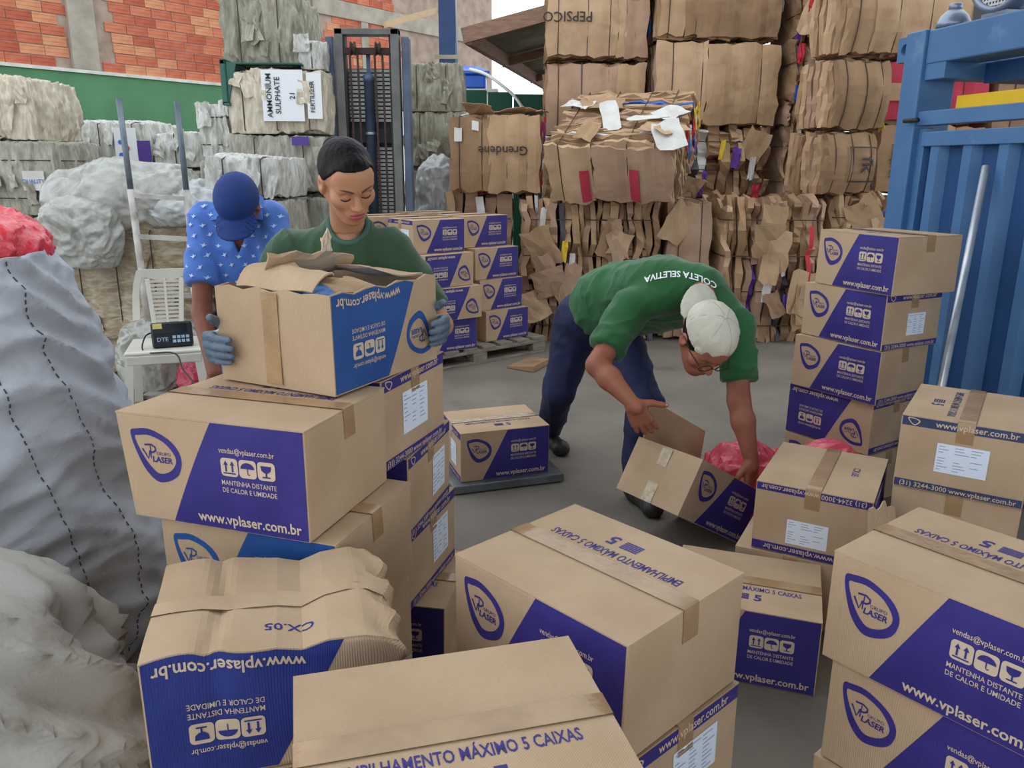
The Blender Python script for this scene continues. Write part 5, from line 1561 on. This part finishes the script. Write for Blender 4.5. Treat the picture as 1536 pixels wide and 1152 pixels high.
def hand_sdf_factory(wrist, d, n, t, sc=1.0, curl=(35, 40, 35), spread=.0, thumb=(.55, .75, 25), rad=1.0, fcurl=None):
    """d: wrist->fingers, n: side the palm looks to, t: thumb side"""
    d = V(d).normalized(); n = V(n); n = (n - d * n.dot(d)).normalized(); t = V(t); t = (t - d * t.dot(d) - n * t.dot(n)).normalized()
    W = V(wrist); segs = []; tips = []
    lens = ((.043, .025, .020), (.047, .029, .022), (.044, .027, .021), (.034, .020, .018)); kn = (.088, .090, .085, .077)
    for i in range(4):
        lat = (.030 - .020 * i)
        k0 = W + (d * .018 + t * lat * .6) * sc; k1 = W + (d * kn[i] + t * lat - n * .004) * sc
        segs.append((k0, k1, .0135 * sc * rad, .0115 * sc * rad, 'palm'))
        p = k1; ang = 0; fd = d + t * (.05 * (1.5 - i) + spread * (1.5 - i)); fd.normalize()
        c3 = fcurl[i] if fcurl else curl
        for j in range(3):
            ang += math.radians(c3[j]); dirv = fd * math.cos(ang) + n * math.sin(ang)
            q = p + dirv * lens[i][j] * sc
            r0 = (.0098, .0088, .0080)[j] * rad * sc * (1 if i < 3 else .88); segs.append((p, q, r0, r0 * .9, 'f%d' % i)); p = q
        tips.append((p, dirv.copy(), n * math.cos(ang) - fd * math.sin(ang)))
    b = W + (d * .022 + t * .026 + n * .006) * sc
    td = (d * thumb[0] + t * thumb[1] + n * .15).normalized()
    q1 = b + td * .042 * sc; a = math.radians(thumb[2]); td2 = (td * math.cos(a) + (d * .8 - t * .5).normalized() * math.sin(a)).normalized()
    q2 = q1 + td2 * .032 * sc; q3 = q2 + (td2 + n * .2).normalized() * .024 * sc
    segs += [(b, q1, .0145 * sc * rad, .0115 * sc * rad, 'palm'), (q1, q2, .0112 * sc * rad, .0100 * sc * rad, 't'), (q2, q3, .0100 * sc * rad, .0085 * sc * rad, 't')]
    def fn(P):
        groups = {}
        for a_, b_, ra, rb, g in segs:
            s = sd_cone(P, a_, b_, ra, rb)
            groups[g] = smin(groups[g], s, .010 * sc if g == 'palm' else .004) if g in groups else s
        D = groups['palm']
        D = smin(D, sd_ell(P, W + d * (.052 * sc), (.036 * sc, .046 * sc, .0135 * sc * rad), np.array([t, d, n]).T), .008)
        for g in ('f0', 'f1', 'f2', 'f3', 't'): D = smin(D, groups[g], .005 * sc)
        return D
    pts = [x for s_ in segs for x in s_[:2]]
    return fn, pts, tips, (q2, q3)
def person(loc, label):
    return empty('person', loc, label, 'person')
def zones(v, f, tests):
    """material index per face from centre positions"""
    c = v[f].mean(1); mi = np.zeros(len(f), int)
    for k, t in enumerate(tests): mi[t(c)] = k + 1
    return mi

# ================================================== woman with the torn carton
Wb = V((-.56, 2.62, 0))
wo = person(Wb, 'woman in dark green T-shirt with black tied hair, holding the torn carton')
hc = PY(521, 270, 2.42)
fa, fp = math.radians(31), math.radians(33)
hf = V((math.sin(fa) * math.cos(fp), -math.cos(fa) * math.cos(fp), -math.sin(fp)))
hu = V((.04, -.40, 1)); hu = (hu - hf * hu.dot(hf)).normalized()
hs = .98
nb_ = PY(520, 342, 2.55)                       # base of the neck
shR, shL = PY(434, 376, 2.58), PY(590, 374, 2.56)  # shoulder joints (her right is picture left)
elR, elL = shR + V((-.13, -.02, -.24)), shL + V((.15, -.02, -.24))
kx = V((math.cos(math.radians(63)), math.sin(math.radians(63)), 0)); ky = V((-kx.y, kx.x, 0)); ko = V((-.420, 1.818, H4))
dR = -kx; nR = -ky; wrR = ko + ky * (.36 + .020) + kx * .072 + V((0, 0, .085))
dL = -ky; nL = -kx; wrL = ko + kx * (.45 + .020) + ky * .072 + V((0, 0, .085))
def f_head(P):
    d = head_sdf(P, hc, hf, hu, hs, female=True)
    n0 = head_pt(hc, hf, hu, (0, -.02, -.06), hs)
    return smin(d, sd_cone(P, n0, nb_ + V((0, .02, -.03)), .050, .054), .02)
v1, f1 = surface_net(f_head, *bounds([hc], .16), .0032)
ok = v1[:, 2] > -9
def f_arms(P):
    d = sd_cone(P, nb_ + V((0, 0, .05)), nb_ + V((0, .03, -.10)), .050, .075)
    d = smin(d, sd_ell(P, nb_ + V((.01, -.015, -.09)), (.10, .05, .05)), .04)
    for s, e, w in ((shR, elR, wrR), (shL, elL, wrL)):
        d = smin(d, sd_cone(P, s, e, .045, .038), .02); d = smin(d, sd_cone(P, e, w, .037, .026), .01)
    return d
v2, f2 = surface_net(f_arms, *bounds([nb_ + V((0, 0, .06)), shR, shL, elR, elL, wrR, wrL], .09), .0075)
v, f = join([(v1, f1), (v2, f2)])
mk('body', v, f, M_skinw, wo, smooth=True, off=Wb)
# shirt
pel = V((-.54, 2.66, .93))
nkc = nb_ + V((.012, -.050, .035)); nkr = (.072, .080, .078)
def f_shirtw(P, raw=False):
    ch = (shR + shL) / 2
    d = sd_ell(P, ch + V((0, .015, -.13)), (.175, .105, .20))
    d = smin(d, sd_ell(P, pel + V((0, 0, .05)), (.165, .12, .20)), .08)
    d = smin(d, sd_cone(P, shR + V((.03, 0, .0)), shL + V((-.03, 0, .0)), .058, .058), .05)
    d = smin(d, sd_cone(P, nb_ + V((0, .015, .0)), nb_ + V((0, .02, -.1)), .066, .09), .05)
    for s in (-1, 1):
        d = smin(d, sd_ell(P, ch + V((s * .075, -.085, -.13)), (.06, .05, .06)), .04)
    for s, e in ((shR, elR), (shL, elL)):
        d = smin(d, sd_cone(P, s, s + (e - s) * .80, .064, .066), .03)
        a = (e - s).normalized(); d = smax(d, ((P - np.array(s + (e - s) * .82)) @ np.array(a)) - (1e3 * (np.linalg.norm(P - np.array(e), axis=1) > .16)), .01)
    if raw: return d
    nk = sd_ell(P, nkc, nkr)
    d = smax(d, -nk, .008)
    return d
v, f = surface_net(f_shirtw, *bounds([shR, shL, nb_ + V((0, 0, .08)), elR, elL, pel - V((0, 0, .15))], .14), .0085)
v = wrinkle(v, f, .009, 16, 3, (1, 1, .7))
mk('shirt', v, f, M_shirtw, wo, smooth=True, off=Wb)
# ribbed collar follows the edge of the neck opening
top = []
ph = np.radians(np.linspace(-75, 80, 120))
for k in range(48):
    a = 2 * PI * k / 48
    q = np.stack([nkc.x + nkr[0] * np.cos(ph) * math.cos(a), nkc.y + nkr[1] * np.cos(ph) * math.sin(a), nkc.z - nkr[2] * np.sin(ph)], 1)
    ins = f_shirtw(q, True) < 0
    m_ = int(np.argmax(ins)) if ins.any() else 60
    top.append(q[m_])
top = np.array(top)
for _ in range(3): top = (np.roll(top, 1, 0) + top + np.roll(top, -1, 0)) / 3
MB().tube([V(p) - Wb for p in top], .0095, 8, closed=True).build('collar', M_collar, wo, True)
# hair: swept back and tied
def f_hair(P):
    l = V(hu).cross(V(hf)).normalized(); M = np.array([l, hf, hu]).T
    q = ((P - np.array(hc)) @ M) / hs
    d = sd_ell(q, (0, -.016, .032), (.081, .101, .086))
    d = smin(d, sd_ell(q, (0, .058, .052), (.061, .0375, .049)), .03)
    cut = q[:, 1] - (.052 - .55 * np.maximum(q[:, 0] ** 2 * 9, 0) + .25 * (q[:, 2] - .06)) ; cut = np.where(q[:, 2] < .10, cut, np.minimum(cut, 0) - .0 * q[:, 2])
    g = np.interp(q[:, 1], [-.12, -.045, -.012, .012, .045, .062, .12], [-.045, -.050, -.004, .020, .056, .080, .086])
    d = smax(d, g - q[:, 2], .005)
    d = smin(d, sd_ell(q, (0, -.125, .030), (.036, .034, .036)), .015)
    return d * hs
v, f = surface_net(f_hair, *bounds([hc, head_pt(hc, hf, hu, (0, -.13, .03))], .15), .004)
mk('hair', v, f, M_hair, wo, smooth=True, off=Wb)
MB().lathe([(.030, -.008), (.034, 0), (.030, .008)], 16, Matrix.Translation(head_pt(hc, hf, hu, (0, -.098, .032), hs) - Wb) @ V((0, 0, 1)).rotation_difference(hf).to_matrix().to_4x4()).build('hair_tie', mat('pale_hair_tie', (206, 196, 190), .7), wo, True)
F_ = lambda p: head_pt(hc, hf, hu, p, hs) - Wb
def on_face_pts(pts, lift):
    w = np.array([tuple(head_pt(hc, hf, hu, p, hs)) for p in pts]); q = raycast(f_head, w, -hf, .2)
    return [V(x) - Wb + hf * lift for x in q]
for s in (-1, 1):
    MB().tube(on_face_pts([(s * (.016 + .030 * t), .14, -.0065 - .005 * math.sin(PI * t)) for t in np.linspace(0, 1, 9)], .0008), [.0012, .0016, .002, .0022, .0024, .0024, .0022, .0018, .001], 6).build('lashes', M_lash, wo, True)
    MB().tube(on_face_pts([(s * (.016 + .030 * t), .14, .0105 + .004 * math.sin(PI * t)) for t in np.linspace(0, 1, 7)], -.0004), .0009, 5).build('eyelid_crease', M_brow, wo, True)
    MB().tube(on_face_pts([(s * (.012 + .038 * t), .14, .0225 + .007 * math.sin(PI * .62 * t)) for t in np.linspace(0, 1, 9)], .0), [.0022, .003, .003, .003, .0028, .0025, .002, .0016, .0009], 6).build('eyebrow', M_brow, wo, True)
lipu = on_face_pts([(.024 * t, .14, -.0618 + .003 * (1 - abs(t)) - .0015 * (1 - min(1, abs(t) * 5))) for t in np.linspace(-1, 1, 13)], .0)
lipl = on_face_pts([(.022 * t, .14, -.0712 - .0015 * (1 - t * t)) for t in np.linspace(-1, 1, 13)], -.0005)
lr = [.0006 + .0028 * (1 - (k / 6 - 1) ** 2) ** .6 for k in range(13)]
MB().tube(lipu, lr, 8).build('upper_lip', M_lip, wo, True)
MB().tube(lipl, [r * 1.0 for r in lr], 8).build('lower_lip', M_lip, wo, True)
# trousers and shoes
def f_legs(hips, knees, ankles, r=(.095, .062, .052), waist=None):
    def fn(P):
        d = sd_ell(P, waist[0], waist[1])
        for h, k, a in zip(hips, knees, ankles):
            d = smin(d, sd_cone(P, h, k, r[0], r[1]), .04); d = smin(d, sd_cone(P, k, a, r[1], r[2]), .02)
        return d
    return fn
hp_ = [pel + V((-.09, 0, -.08)), pel + V((.09, 0, -.08))]; kn_ = [V((-.66, 2.62, .48)), V((-.46, 2.62, .48))]; an_ = [V((-.67, 2.68, .09)), V((-.45, 2.68, .09))]
v, f = surface_net(f_legs(hp_, kn_, an_, waist=(pel - V((0, 0, .02)), (.165, .125, .13))), *bounds(hp_ + an_ + [pel + V((0, 0, .1))], .14), .012)
mk('trousers', wrinkle(v, f, .006, 14, 9), f, M_jean, wo, smooth=True, off=Wb)
def shoe(parent, ankle, d, m, off, L=.25, name='shoe'):
    d = V(d); d.z = 0; d.normalize(); a = V((ankle.x, ankle.y, 0))
    fn = lambda P: smax(smin(smin(sd_cone(P, a - d * .05 + V((0, 0, .045)), a + d * (L - .12) + V((0, 0, .04)), .045, .040), sd_cone(P, a + V((0, 0, .05)), a + V((0, 0, .14)), .050, .054), .03), sd_ell(P, a + d * (L - .11) + V((0, 0, .035)), (.05, .05, .045)), .02), -(P[:, 2] - .002), .004)
    v, f = surface_net(fn, *bounds([a - d * .12, a + d * L + V((0, 0, .16))], .06), .008)
    mk(name, v, f, m, parent, smooth=True, off=off)
for a in an_: shoe(wo, a, (0, -1, 0), M_boot, Wb)
# gloved hands
for nm, w, d, n in (('right', wrR, dR, nR), ('left', wrL, dL, nL)):
    fn, pts, tips, th = hand_sdf_factory(w, d, n, (0, 0, 1), 1.0, (72, 16, 8), 0, (.75, .75, 18), 1.18)
    el = elR if nm == 'right' else elL
    cu = (el - w).normalized()
    fn2 = lambda P: smin(fn(P), sd_cone(P, w + d * .012, w + cu * .055, .027, .033), .012)
    v, f = surface_net(fn2, *bounds(pts + [w + cu * .06], .03), .0036)
    c = v[f].mean(1) - np.array(w); back = (c @ np.array(-n.normalized())) > .004; along = c @ np.array(d.normalized())
    mi = np.where((along < .070) & (c[:, 2] < .045), 1, 0)
    mk('glove', v, f, [M_glove, M_glovew], wo, smooth=True, mi=mi, off=Wb)

# ================================================== man bending over the tilted carton
Mb = V((.42, 3.95, 0))
ma = person(Mb, 'man in green T-shirt and pale cap bending down over the open tilted carton')
mpel = V((.42, 4.0, .84))
mneck = PY(1052, 428, 3.46)
msR, msL = PY(945, 462, 3.46), PY(1104, 492, 3.38)
meR, meL = PY(896, 548, 3.28), PY(1108, 600, 3.26)
mwR, mwL = PY(948, 604, 3.14), PY(1127, 690, 3.18)
mhc = PY(1058, 511, 3.10)
MSC = 1.16
mf = V((.16, -.62, -.77)).normalized(); mu = V((.30, -.74, .62)); mu = (mu - mf * mu.dot(mf)).normalized()
def f_mhead(P):
    d = head_sdf(P, mhc, mf, mu, MSC)
    return smin(d, sd_cone(P, head_pt(mhc, mf, mu, (0, -.03, -.05)), mneck, .060, .066), .02)
v1, f1 = surface_net(f_mhead, *bounds([mhc, mhc + (mneck - mhc) * .4], .16), .0042)
handR, hpts, htips, hth = hand_sdf_factory(mwR, PY(972, 648, 3.16) - mwR, (.12, 1, -.15), (1, -.25, .35), 1.18, (18, 36, 26), 0, (.50, .80, 12), 1.06)
handL, lpts, ltips, lth = hand_sdf_factory(mwL, V((.03, .02, -1)), (-.6, .7, 0), (-.7, -.6, 0), 1.08, (20, 30, 20), 0, (.6, .6, 15), 1.06)
def f_marms(P):
    d = sd_cone(P, msR, meR, .058, .047); d = smin(d, sd_cone(P, meR, meR + (mwR - meR) * .35, .047, .049), .02); d = smin(d, sd_cone(P, meR + (mwR - meR) * .35, mwR, .049, .030), .02)
    e = sd_cone(P, msL, meL, .058, .047); e = smin(e, sd_cone(P, meL, meL + (mwL - meL) * .35, .047, .049), .02); e = smin(e, sd_cone(P, meL + (mwL - meL) * .35, mwL, .049, .030), .02)
    return np.minimum(d, e)
v2, f2 = surface_net(f_marms, *bounds([msR, msL, meR, meL, mwR, mwL], .08), .0075)
def f_hR(P): return smin(handR(P), sd_cone(P, mwR + (meR - mwR) * .10, mwR + (mwR - meR).normalized() * .03, .032, .026), .02)
def f_hL(P): return smin(handL(P), sd_cone(P, mwL + (meL - mwL) * .10, mwL + (mwL - meL).normalized() * .03, .032, .026), .02)
v3, f3 = surface_net(f_hR, *bounds(hpts + [mwR + (meR - mwR) * .12], .05), .0038); v4, f4 = surface_net(f_hL, *bounds(lpts + [mwL + (meL - mwL) * .12], .05), .005)
v, f = join([(v1, f1), (v2, f2), (v3, f3), (v4, f4)])
mk('body', v, f, M_skinm, ma, smooth=True, off=Mb)
nd = (hth[1] - hth[0]).normalized()
MB().tube([hth[1] - Mb + V((0, -.0075, .003)) - nd * .006, hth[1] - Mb + V((0, -.0072, .003)) + nd * .006], [.0055, .0045], 8).build('thumbnail', M_nail, ma, True)
mid_ = (mpel + mneck) / 2
up_ = (mneck - mpel).normalized(); lat_ = (msL - msR).normalized()
nrm = lat_.cross(up_).normalized(); nrm = nrm if nrm.z > 0 else -nrm            # out of the back
Mt = frame(lat_, up_)
def f_mshirt(P):
    d = sd_ell(P, mneck + (mpel - mneck) * .33 + nrm * .005, (.215, .155, .25), Mt)
    d = smin(d, sd_ell(P, mneck + (mpel - mneck) * .70 + nrm * .025, (.205, .175, .25), Mt), .08)
    d = smin(d, sd_ell(P, mpel + up_ * .06 + nrm * .01, (.195, .165, .15), Mt), .06)
    d = smin(d, sd_cone(P, msR, mneck, .075, .075), .06); d = smin(d, sd_cone(P, msL, mneck, .075, .075), .06)
    for s, e in ((msR, meR), (msL, meL)):
        c = sd_cone(P, s, s + (e - s) * .80, .082, .078)
        a = np.array((e - s).normalized()); c = smax(c, (P - np.array(s + (e - s) * .74)) @ a, .012)
        d = smin(d, c, .03)
    # opening for the neck
    d = smax(d, -sd_cone(P, mneck + (mhc - mneck) * .25, mneck + (mhc - mneck) * 1.2, .058, .075), .012)
    return d
v, f = surface_net(f_mshirt, *bounds([msR, msL, meR, meL, mpel, mneck], .19), .0095)
vv = wrinkle(v, f, .010, 13, 21, (1, 1, 1))
mk('shirt', vv, f, M_shirtm, ma, smooth=True, off=Mb)
# lettering across the upper back, upside down for us
tp, tf = text2d('COLETA SELETIVA', .052, .022)
tp = tp.copy(); tw = tp[:, 0].max() - tp[:, 0].min()
tx = (tp[:, 0] - tp[:, 0].min()) / tw; ty = tp[:, 1] / .052
bx_ = 1075 - 109 * tx; by_ = 425 - 64 * tx * (1 - tx) - 9 * tx ** 2
P3 = np.array([tuple(PY(a, b + 13 * c, 2.9)) for a, b, c in zip(bx_, by_, ty)])
dirs = P3 - np.array([0, 0, CAMH]); dirs /= np.linalg.norm(dirs, axis=1)[:, None]
tt = np.zeros(len(P3))
for _ in range(80): tt += np.clip(f_mshirt(P3 + tt[:, None] * dirs), -.02, .05) * .7
hit = P3 + (tt[:, None] - .012) * dirs
mk('shirt_lettering', hit, tf, mat('white_print', (232, 236, 236), .7), ma, off=Mb)
# trousers
mh = [V((.335, 4.04, .80)), V((.505, 3.95, .80))]; mk_ = [V((.245, 4.02, .42)), V((.63, 3.63, .47))]; mank = [V((.215, 4.36, .10)), V((.60, 3.56, .10))]
v, f = surface_net(f_legs(mh, mk_, mank, (.115, .085, .072), (mpel + V((0, 0, -.02)), (.185, .165, .15))), *bounds(mh + mk_ + mank + [mpel + V((0, 0, .1))], .17), .0105)
mk('trousers', wrinkle(v, f, .009, 12, 31, (1, 1, .8)), f, M_navy, ma, smooth=True, off=Mb)
shoe(ma, mank[0], (.35, -.93, 0), M_boot, Mb, .28, 'boot'); shoe(ma, mank[1], (.3, -.95, 0), M_boot, Mb, .28, 'boot')
# cap worn back to front, dark hair, glasses
def capsdf(P, c, f_, u_, sc, back=True, brimdir=-1, brimup=.0, drop=0.0):
    l = V(u_).cross(V(f_)).normalized(); M = np.array([l, f_, u_]).T
    q = ((P - np.array(c)) @ M) / sc
    d = sd_ell(q, (0, -.012, .050), (.088, .108, .090))
    d = smax(d, -(q[:, 2] - .030 + .22 * q[:, 1] * brimdir * -1 * .3 + drop * q[:, 1]), .006)
    if back:      # the gap over the strap, at the front since it is turned round
        d = smax(d, -sd_ell(q, (0, .110, .034), (.034, .05, .034)), .004)
        d = smin(d, smax(smax(abs(np.linalg.norm(q[:, :2] - np.array([0, -.012]), axis=1) - .097) - .004, abs(q[:, 2] - .040 ) - .009, .003), -(q[:, 1] - .05), .003), .004)
    return d * sc, q
def f_mcap(P):
    d, q = capsdf(P, mhc, mf, mu, MSC)
    r = np.linalg.norm((q[:, :2] - np.array([0, -.105])) / np.array([.078, .085]), axis=1)
    brim = smax((r - 1) * .075, abs(q[:, 2] - .045 + .8 * q[:, 0] ** 2 * 6 - .20 * (-.10 - q[:, 1])) - .0035, .003); brim = smax(brim, q[:, 1] + .075, .004)
    return np.minimum(d, brim)
v, f = surface_net(f_mcap, *bounds([mhc, head_pt(mhc, mf, mu, (0, -.18, .06))], .18), .0045)
mk('cap', wrinkle(v, f, .0022, 40, 41), f, M_cap, ma, smooth=True, off=Mb)
MB().lathe([(0, 0), (.008, 0), (.007, .004), (0, .005)], 12, Matrix.Translation(head_pt(mhc, mf, mu, (0, -.012, .139), MSC) - Mb) @ V((0, 0, 1)).rotation_difference(mu).to_matrix().to_4x4(), caps=False).build('cap_button', M_cap, ma, True)
for k in range(3):
    a = PI * k / 3 + .3
    pts = []
    for t in np.linspace(.06 * PI, .94 * PI, 15):
        pts.append(head_pt(mhc, mf, mu, (math.cos(a) * .0885 * math.cos(t), -.012 + math.sin(a) * .1085 * math.cos(t), .050 + .0905 * math.sin(t)), MSC) - Mb)
    MB().tube(pts, .0011, 5).build('cap_seam', mat('cap_seam', (176, 170, 152), .9), ma, True)
def f_mhair(P):
    l = V(mu).cross(V(mf)).normalized(); M = np.array([l, mf, mu]).T; q = ((P - np.array(mhc)) @ M) / MSC
    d = sd_ell(q, (0, -.018, .026), (.082, .099, .084)); d = smax(d, -(q[:, 2] + .055 - .55 * np.maximum(q[:, 1] + .01, 0)), .006); d = smax(d, np.where(q[:, 2] > .034, q[:, 1] - .11, q[:, 1] - .060), .004)
    return d * MSC
v, f = surface_net(f_mhair, *bounds([mhc], .15), .005)
mk('hair', v, f, M_hair, ma, smooth=True, off=Mb)
G_ = lambda p: head_pt(mhc, mf, mu, p, MSC) - Mb
for s in (-1, 1):
    MB().tube([G_((s * .033 + .024 * math.cos(a), .108 - .10 * abs(s * .033 + .024 * math.cos(a)) ** 1.3, .002 + .019 * math.sin(a))) for a in np.linspace(0, 2 * PI, 24, endpoint=False)], .0022, 6, closed=True).build('glasses_rim', M_lash, ma, True)
    MB().tube([G_((s * .056, .098, .006)), G_((s * .078, .05, .010)), G_((s * .083, -.01, .010)), G_((s * .082, -.03, -.005))], .0022, 6).build('glasses_arm', M_lash, ma, True)
MB().tube([G_((-.010, .110, .006)), G_((0, .114, .009)), G_((.010, .110, .006))], .002, 6).build('glasses_bridge', M_lash, ma, True)
for s in (-1, 1):
    MB().tube([G_((s * (.014 + .036 * t), .088 - .02 * t, .028 + .004 * math.sin(PI * t))) for t in np.linspace(0, 1, 6)], .0035, 6).build('eyebrow', M_lash, ma, True)

# ================================================== man in the blue shirt
Bb = V((-1.25, 3.75, 0))
bo = person(Bb, 'man in blue bird-print shirt and navy cap, head bowed, behind the woman')
bhc = PY(358, 310, 3.44)
bf = V((.05, -.74, -.67)).normalized(); bu = V((.0, -.66, .74)); bu = (bu - bf * bu.dot(bf)).normalized()
bneck = PY(356, 308, 3.62); bsR, bsL = PY(306, 330, 3.62), PY(410, 328, 3.62)
beR, beL = PY(303, 470, 3.46), PY(418, 470, 3.44); bwR, bwL = PY(322, 560, 3.26), PY(420, 560, 3.26)
def f_bhead(P): return smin(head_sdf(P, bhc, bf, bu, .98), sd_cone(P, head_pt(bhc, bf, bu, (0, -.03, -.05)), bneck, .058, .062), .02)
v1, f1 = surface_net(f_bhead, *bounds([bhc], .16), .006)
bpel = V((-1.22, 3.85, .88))
def f_barms(P):
    d = sd_ell(P, bneck + V((0, -.03, -.10)), (.08, .05, .11))
    for s, e, w in ((bsR, beR, bwR), (bsL, beL, bwL)):
        d = smin(d, sd_cone(P, s, e, .050, .042), .02); d = smin(d, sd_cone(P, e, w, .044, .029), .015)
    return d
v2, f2 = surface_net(f_barms, *bounds([bsR, bsL, beR, beL, bwR, bwL, bneck], .08), .009)
hs3 = []
for w, t in ((bwR, (1, 0, 0)), (bwL, (-1, 0, 0))):
    fn, pts, _, _ = hand_sdf_factory(w, (0, -.35, -.93), (0, 1, -.3), t, 1.05, (20, 30, 20), 0, (.6, .6, 15), 1.05)
    hs3.append(surface_net(fn, *bounds(pts, .03), .0055))
v, f = join([(v1, f1), (v2, f2)] + hs3)
mk('body', v, f, M_skin3, bo, smooth=True, off=Bb)
def f_bshirt(P):
    ch = (bsR + bsL) / 2
    d = sd_ell(P, ch + V((0, .03, -.15)), (.185, .13, .22)); d = smin(d, sd_ell(P, bpel + V((0, 0, .10)), (.18, .14, .22)), .08)
    d = smin(d, sd_cone(P, bsR + V((.02, 0, 0)), bsL - V((.02, 0, 0)), .068, .068), .05)
    for s, e in ((bsR, beR), (bsL, beL)):
        c = sd_cone(P, s, s + (e - s) * .85, .070, .074); a = np.array((e - s).normalized()); c = smax(c, (P - np.array(s + (e - s) * .70)) @ a, .01); d = smin(d, c, .03)
    # V neck
    q = P - np.array(bneck + V((.02, -.16, -.20)))
    vee = smax(abs(q[:, 0]) - .30 * np.maximum(q[:, 2], 0) - .004, -(q[:, 2]), .004); vee = smax(vee, abs(q[:, 1]) - .11, .004)
    d = smax(d, -vee, .006)
    return d
v, f = surface_net(f_bshirt, *bounds([bsR, bsL, beR, beL, bpel - V((0, 0, .1)), bneck], .15), .0095)
mk('shirt', wrinkle(v, f, .009, 14, 51), f, M_shirtb, bo, smooth=True, off=Bb)
# collar points
for s in (-1, 1):
    b_ = bneck + V((.02, -.03, .0))
    pts = np.array([tuple(b_ + V(p)) for p in ((s * .075, -.02, .05), (s * .10, -.10, .03), (s * .115, -.13, -.06), (s * .055, -.11, -.05))]) + np.array([0, -.25, 0])
    q = raycast(f_bshirt, pts, (0, 1, 0), .5) + np.array([0, -.012, 0])
    q[:, 1] = np.minimum(q[:, 1], q[:, 1].min() + .09)
    o = mk('collar', q, [(0, 1, 2, 3)], M_shirtb, bo, off=Bb); o.modifiers.new('t', 'SOLIDIFY').thickness = .006
# bird prints scattered on the cloth
rs = np.random.RandomState(8); bt = MB(); k = 0
bird = np.array([(-.016, .004), (-.006, .001), (0, -.006), (.006, .001), (.015, .010), (.005, .006), (0, .014), (-.003, .005)]) * .95
cent = []
for row in range(16):
    for col in range(9):
        x = bsR.x - .10 + col * .062 + (row % 2) * .03 + rs.uniform(-.008, .008); z = bsR.z + .06 - row * .042 + rs.uniform(-.006, .006)
        cent.append((x, bsR.y - .5, z, rs.uniform(-.6, .6)))
P3 = np.array([(c[0] + math.cos(c[3]) * b[0] - math.sin(c[3]) * b[1], c[1], c[2] + math.sin(c[3]) * b[0] + math.cos(c[3]) * b[1]) for c in cent for b in bird])
hit = raycast(f_bshirt, P3, (0, 1, 0), .9)
for i in range(len(cent)):
    q = hit[i * 8:(i + 1) * 8]
    if abs(f_bshirt(q)).max() < .004 and q[:, 1].max() - q[:, 1].min() < .04:
        bt.add([V(x) - Bb + V((0, -.009, .002)) for x in q], [(0, 1, 7), (1, 2, 7), (2, 3, 7), (3, 5, 7), (3, 4, 5), (5, 6, 7)])
bt.build('bird_print', M_bird, bo, kind='stuff')
def f_bcap(P):
    l = V(bu).cross(V(bf)).normalized(); M = np.array([l, bf, bu]).T; q = ((P - np.array(bhc)) @ M)
    d = sd_ell(q, (0, -.010, .040), (.092, .116, .100)); d = smax(d, -(q[:, 2] - .010), .006)
    r = np.linalg.norm((q[:, :2] - np.array([0, .085])) / np.array([.086, .104]), axis=1)
    brim = smax((r - 1) * .08, abs(q[:, 2] - .024 + 5 * q[:, 0] ** 2 + .30 * (q[:, 1] - .09)) - .005, .003); brim = smax(brim, -(q[:, 1] - .055), .004)
    return np.minimum(d, brim)
v, f = surface_net(f_bcap, *bounds([bhc, head_pt(bhc, bf, bu, (0, .17, .02))], .18), .0055)
mk('cap', v, f, M_capb, bo, smooth=True, off=Bb)
bh_ = [bpel + V((-.1, 0, -.08)), bpel + V((.1, 0, -.08))]; bk_ = [V((-1.36, 3.74, .46)), V((-1.12, 3.74, .46))]; ba_ = [V((-1.37, 3.82, .09)), V((-1.10, 3.82, .09))]
v, f = surface_net(f_legs(bh_, bk_, ba_, (.105, .072, .06), (bpel - V((0, 0, .02)), (.18, .14, .14))), *bounds(bh_ + ba_ + [bpel + V((0, 0, .1))], .15), .013)
mk('trousers', wrinkle(v, f, .006, 14, 61), f, M_jean, bo, smooth=True, off=Bb)
for a in ba_: shoe(bo, a, (0, -1, 0), M_boot, Bb)
